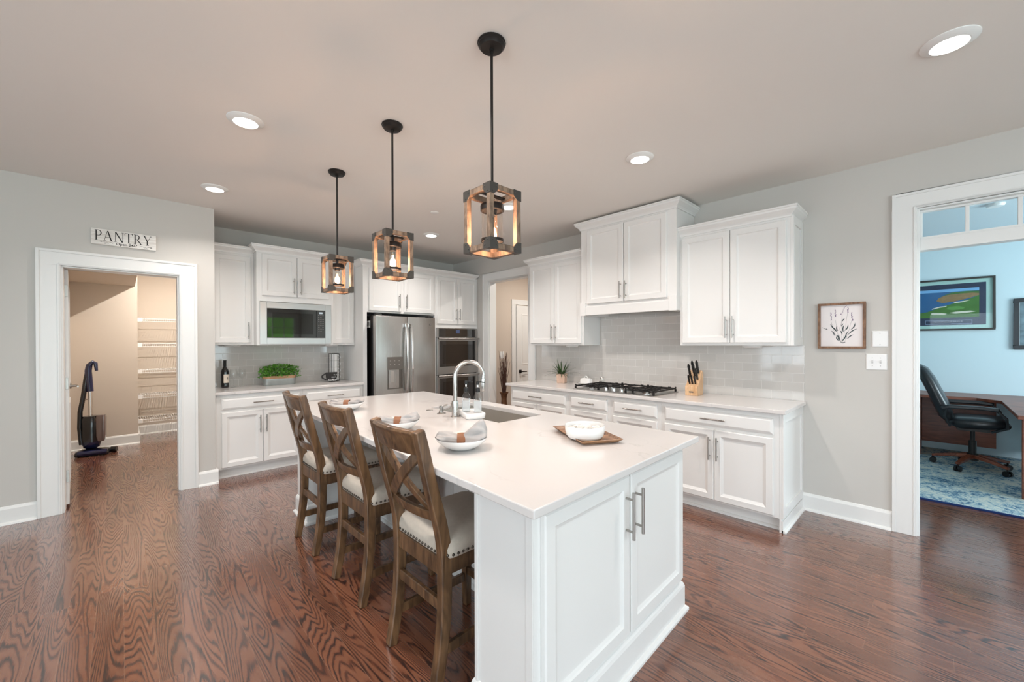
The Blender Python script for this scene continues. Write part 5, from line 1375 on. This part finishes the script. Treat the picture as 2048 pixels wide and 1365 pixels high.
def make_wire_shelf():
    t=thing('wire_shelf','x','shelf',(0.165,8.495,0),0,'white wire shelves in the pantry')
    mb=MB(); L=1.23; d=0.36
    for y,z,r in ((-0.005,0,0.004),(-d*0.5,-0.002,0.003),(-d,0,0.004),(-d,-0.038,0.004)): mb.cyl((0.004,y,z),(L,y,z),r,6)
    k=0.012
    while k<L:
        mb.tube([(k,-0.004,0.004),(k,-d,0.004),(k,-d-0.003,-0.036)],0.0024,4,False); k+=0.0254
    obj('wire_deck', mb, M_white, t)
    mb=MB(); mb.box(0.0,0.055,-d-0.014,-d+0.012,-0.046,0.010); obj('end_bracket', mb, M_white, t, bevel=0.003)
    return t
ws=make_wire_shelf(); ws.location=(0.162,8.495,1.775); ws['label']='topmost white wire shelf on the recessed pantry wall'
for z,lab in ((1.400,'second white wire shelf from the top in the pantry'),(1.010,'middle white wire shelf of the five in the pantry'),(0.635,'second white wire shelf from the bottom in the pantry'),(0.275,'lowest white wire shelf, just above the pantry baseboard')): dup(ws,(0.162,8.495,z),None,lab)

# ------------------------------------------------------------------ office
mb=MB(); mb.box(5.10,7.60,-2.4,1.2,0.001,0.013); o=obj('rug', mb, rug_material()); tag(o,'mottled blue and cream rug on the office floor','rug')
mb=MB(); mb.box(5.085,5.10,-2.4,1.2,0.001,0.015); e_=obj('binding_edge', mb, mat('navy_binding', rgb(20,52,110), 0.8), o)
dk_=thing('corner_desk','l-shaped cherry wood desk against the office walls','desk',(7.0,-0.5,0.013))
def dbox(nm,x0,x1,y0,y1,z0,z1,m=M_desk,par=None,bev=0.003):
    mb=MB(); mb.box(x0-7.0,x1-7.0,y0+0.5,y1+0.5,z0-0.013,z1-0.013); return obj(nm,mb,m,par or dk_,bevel=bev)
mb=MB(); P=[(7.62,1.10),(7.62,-1.25),(5.60,-1.25),(5.60,-0.49),(6.85,-0.49),(7.02,-0.32),(7.02,1.10)]
mb.prism([(x-7.0,y+0.5) for x,y in P],'z',0.715-0.013,0.75-0.013); obj('desktop', mb, M_desk, dk_, bevel=0.004)
ped=dbox('pedestal',7.06,7.60,0.13,0.62,0.013,0.714)
for z0,z1 in ((0.05,0.36),(0.37,0.53),(0.54,0.705)): dbox('drawer',7.045,7.06,0.14,0.61,z0,z1,M_desk,ped)
dbox('back_panel',7.57,7.60,-0.5,0.13,0.10,0.714)
dbox('end_panel',5.66,5.70,-1.22,-0.52,0.013,0.714)
dbox('modesty_panel',5.70,7.60,-1.00,-0.97,0.20,0.714)
bx=thing('speaker','small black speaker box on the office desk behind the chair','speaker',(7.36,0.205,0.75)); mb=MB(); mb.box(-0.06,0.06,-0.055,0.055,0,0.15); obj('case', mb, M_black, bx, bevel=0.006); mb=MB(); mb.box(-0.0615,-0.06,-0.045,0.045,0.02,0.13); obj('grille', mb, M_iron, bx)
M_lea=mat('black_chair_leather', rgb(24,26,30), 0.36, coat=0.2, bump=0.15, bscale=120)
ch=thing('office_chair','black leather high-back office chair with wood base at the desk','office chair',(6.68,-0.275,0.013),math.radians(-90))
# local +x faces the desk return (world -y)
def cush(mb, path, w, th, n=10):
    rows=[]
    P=[Vector(p) for p in path]
    for k,p in enumerate(P):
        t=(P[min(k+1,len(P)-1)]-P[max(k-1,0)]).normalized(); nn=Vector((-t.z,0,t.x)); row=[]
        for i in range(2*n):
            a=2*PI*i/(2*n); c=math.copysign(abs(math.cos(a))**0.4,math.cos(a)); s=math.copysign(abs(math.sin(a))**0.7,math.sin(a))
            q=p+nn*(s*th[k]/2)+Vector((0,c*w[k]/2,0)); row.append(tuple(q))
        rows.append(row)
    mb.loft(rows)
mb=MB(); cush(mb,[(-0.20,0,0.52),(-0.10,0,0.505),(0.08,0,0.515),(0.20,0,0.52),(0.245,0,0.495)],[0.40,0.50,0.51,0.49,0.44],[0.07,0.13,0.13,0.11,0.05]); obj('seat', mb, M_lea, ch, smooth='all')
mb=MB(); cush(mb,[(-0.16,0,0.50),(-0.20,0,0.58),(-0.24,0,0.70),(-0.285,0,0.82),(-0.335,0,0.95),(-0.385,0,1.05),(-0.43,0,1.09),(-0.475,0,1.065)],[0.40,0.48,0.52,0.53,0.52,0.48,0.42,0.34],[0.06,0.12,0.13,0.12,0.12,0.11,0.09,0.05]); obj('backrest', mb, M_lea, ch, smooth='all')
for s in (-1,1):
    mb=MB(); mb.sweep([(-0.24,s*0.29,0.66),(-0.18,s*0.295,0.685),(0.05,s*0.295,0.69),(0.17,s*0.29,0.68)],0.055,0.040,(0,1,0)); ar=obj('armrest', mb, M_lea, ch, bevel=0.012)
    mb=MB(); mb.sweep([(0.16,s*0.29,0.665),(0.215,s*0.285,0.60),(0.225,s*0.26,0.50),(0.12,s*0.22,0.44)],0.035,0.022,(0,1,0)); mb.sweep([(-0.20,s*0.29,0.665),(-0.21,s*0.27,0.58),(-0.17,s*0.24,0.47)],0.035,0.022,(0,1,0)); obj('arm_bracket', mb, M_lea, ar, bevel=0.005)
mb=MB(); mb.cyl((0,0,0.12),(0,0,0.30),0.03,16); mb.cyl((0,0,0.30),(0,0,0.43),0.018,12); mb.box(-0.12,0.12,-0.10,0.10,0.415,0.445); obj('gas_column', mb, M_blackm, ch, smooth=True)
mb=MB(); mb.cyl((0,0,0.09),(0,0,0.16),0.045,18); obj('hub', mb, M_blackm, ch, smooth=True)
for k in range(5):
    a=2*PI*k/5+0.55; c,s=math.cos(a),math.sin(a)
    mb=MB(); mb.sweep([(0.03*c,0.03*s,0.135),(0.16*c,0.16*s,0.118),(0.31*c,0.31*s,0.085)],[0.055,0.048,0.034],[0.04,0.034,0.024],(-s,c,0)); lg=obj('base_arm', mb, M_desk, ch, bevel=0.005)
    mb=MB()
    for o_ in (-0.016,0.016): mb.cyl((0.30*c-s*(o_-0.009),0.30*s+c*(o_-0.009),0.030),(0.30*c-s*(o_+0.009),0.30*s+c*(o_+0.009),0.030),0.029,16)
    mb.cyl((0.30*c,0.30*s,0.03),(0.30*c,0.30*s,0.085),0.008,8)
    obj('caster', mb, M_black, lg, smooth=True)

# framed golf course poster
gp=thing('framed_poster','large framed golf course poster captioned CHALLENGE on the office wall','picture',(7.649,-0.105,1.865),RW)
PW,PH=0.392,0.328; f=0.022
mb=MB()
for a,b,c,d in ((-PW,PW,PH-f,PH),(-PW,PW,-PH,-PH+f),(-PW,-PW+f,-PH+f,PH-f),(PW-f,PW,-PH+f,PH-f)): mb.box(a,b,-0.028,0,c,d)
obj('frame', mb, mat('dark_frame', rgb(50,46,42), 0.4), gp, bevel=0.002)
mb=MB(); mb.box(-PW+f,PW-f,-0.010,-0.002,-PH+f,PH-f); obj('mat_board', mb, mat('pale_green_mat', rgb(176,208,198), 0.8), gp)
mb=MB(); mb.quad((-0.318,-0.0105,-0.262),(0.318,-0.0105,-0.262),(0.318,-0.0105,0.262),(-0.318,-0.0105,0.262)); obj('dark_border', mb, mat('navy_border', rgb(38,48,72), 0.6), gp, fix=False)
G=lambda u,v,y: (-0.262+0.524*u, y, -0.165+0.365*v)
mb=MB()
def lay(pts,mi,y): mb.m=mi; mb.poly([G(u,v,y) for u,v in pts])
lay([(0,0),(1,0),(1,1),(0,1)],0,-0.0110)                               # sea
lay([(0,0.90),(1,0.90),(1,1),(0,1)],1,-0.0112)                          # sky
lay([(0.30,0.60),(0.40,0.52),(0.62,0.56),(0.86,0.66),(1,0.74),(1,0.84),(0.85,0.86),(0.60,0.84),(0.42,0.76),(0.34,0.70)],2,-0.0113) # cliff
lay([(0.36,0.74),(0.5,0.80),(0.7,0.82),(0.9,0.83),(1,0.80),(1,0.88),(0.8,0.90),(0.55,0.87)],3,-0.0114)   # cliff-top grass
lay([(0,0),(1,0),(1,0.74),(0.84,0.62),(0.66,0.52),(0.48,0.44),(0.30,0.32),(0.14,0.22),(0,0.18)],4,-0.0115)  # fairway
lay([(0.46,0.30),(0.58,0.26),(0.74,0.28),(0.78,0.34),(0.66,0.40),(0.52,0.38)],5,-0.0116)
for q in ([(0.22,0.30),(0.36,0.36),(0.46,0.38),(0.48,0.41),(0.36,0.40),(0.24,0.34)],[(0.20,0.15),(0.24,0.11),(0.44,0.10),(0.48,0.14),(0.40,0.17),(0.24,0.19)],[(0.52,0.16),(0.62,0.13),(0.82,0.15),(0.95,0.19),(0.86,0.22),(0.62,0.20)],[(0.58,0.50),(0.74,0.52),(0.86,0.58),(0.76,0.56),(0.62,0.54)]): lay(q,6,-0.0117)
obj('golf_print', mb, [mat('print_sea', rgb(28,92,140), 0.5, var=0.3, vscale=9),mat('print_sky', rgb(120,172,214), 0.5),mat('print_cliff', rgb(140,112,72), 0.6, var=0.45, vscale=40),mat('print_green_dark', rgb(62,104,44), 0.6, var=0.3, vscale=20),mat('print_fairway', rgb(66,112,42), 0.6, var=0.3, vscale=9),mat('print_putting_green', rgb(92,146,70), 0.6),mat('print_sand', rgb(222,216,196), 0.6)], gp, fix=False)
mb=MB(); a,b,c,d=-0.205,0.205,-0.247,-0.198
for q in ((a,b,d-0.003,d),(a,b,c,c+0.003),(a,a+0.003,c,d),(b-0.003,b,c,d)): mb.quad((q[0],-0.0111,q[2]),(q[1],-0.0111,q[2]),(q[1],-0.0111,q[3]),(q[0],-0.0111,q[3]))
obj('caption_box', mb, mat('caption_line', rgb(170,196,228), 0.6), gp, fix=False)
mb=MB(); put_text(mb,text_geo('C H A L L E N G E',0.026,'CENTER'),0,-0.224,-0.0112,1.25)
obj('lettering', mb, mat('caption_ink', rgb(200,206,214), 0.6), gp, fix=False)
mb=MB(); mb.box(-PW+f,PW-f,-0.0175,-0.0155,-PH+f,PH-f); obj('glass', mb, M_poster, gp)
g2=thing('framed_photo','smaller dark-framed photo at the edge of the view on the office wall','picture',(7.649,-0.91,1.60),RW)
PW,PH=0.275,0.300; f=0.045
mb=MB()
for a,b,c,d in ((-PW,PW,PH-f,PH),(-PW,PW,-PH,-PH+f),(-PW,-PW+f,-PH+f,PH-f),(PW-f,PW,-PH+f,PH-f)): mb.box(a,b,-0.030,0,c,d)
obj('frame', mb, mat('black_frame', rgb(20,24,32), 0.3, coat=0.5), g2, bevel=0.004)
m=mat('photo_print', rgb(110,130,140), 0.4, var=0.9, vscale=14); mb=MB(); mb.box(-PW+f,PW-f,-0.012,-0.002,-PH+f,PH-f); obj('photo', mb, m, g2)
mb=MB(); mb.lathe([(0.065,0),(0.065,-0.012),(0.055,-0.028),(0,-0.032)],(0,0,0),28); o=obj('smoke_detector', mb, M_white, smooth=True); o.location=(6.16,-0.40,H-0.004); tag(o,'white round smoke detector on the office ceiling, seen through the transom','smoke detector')
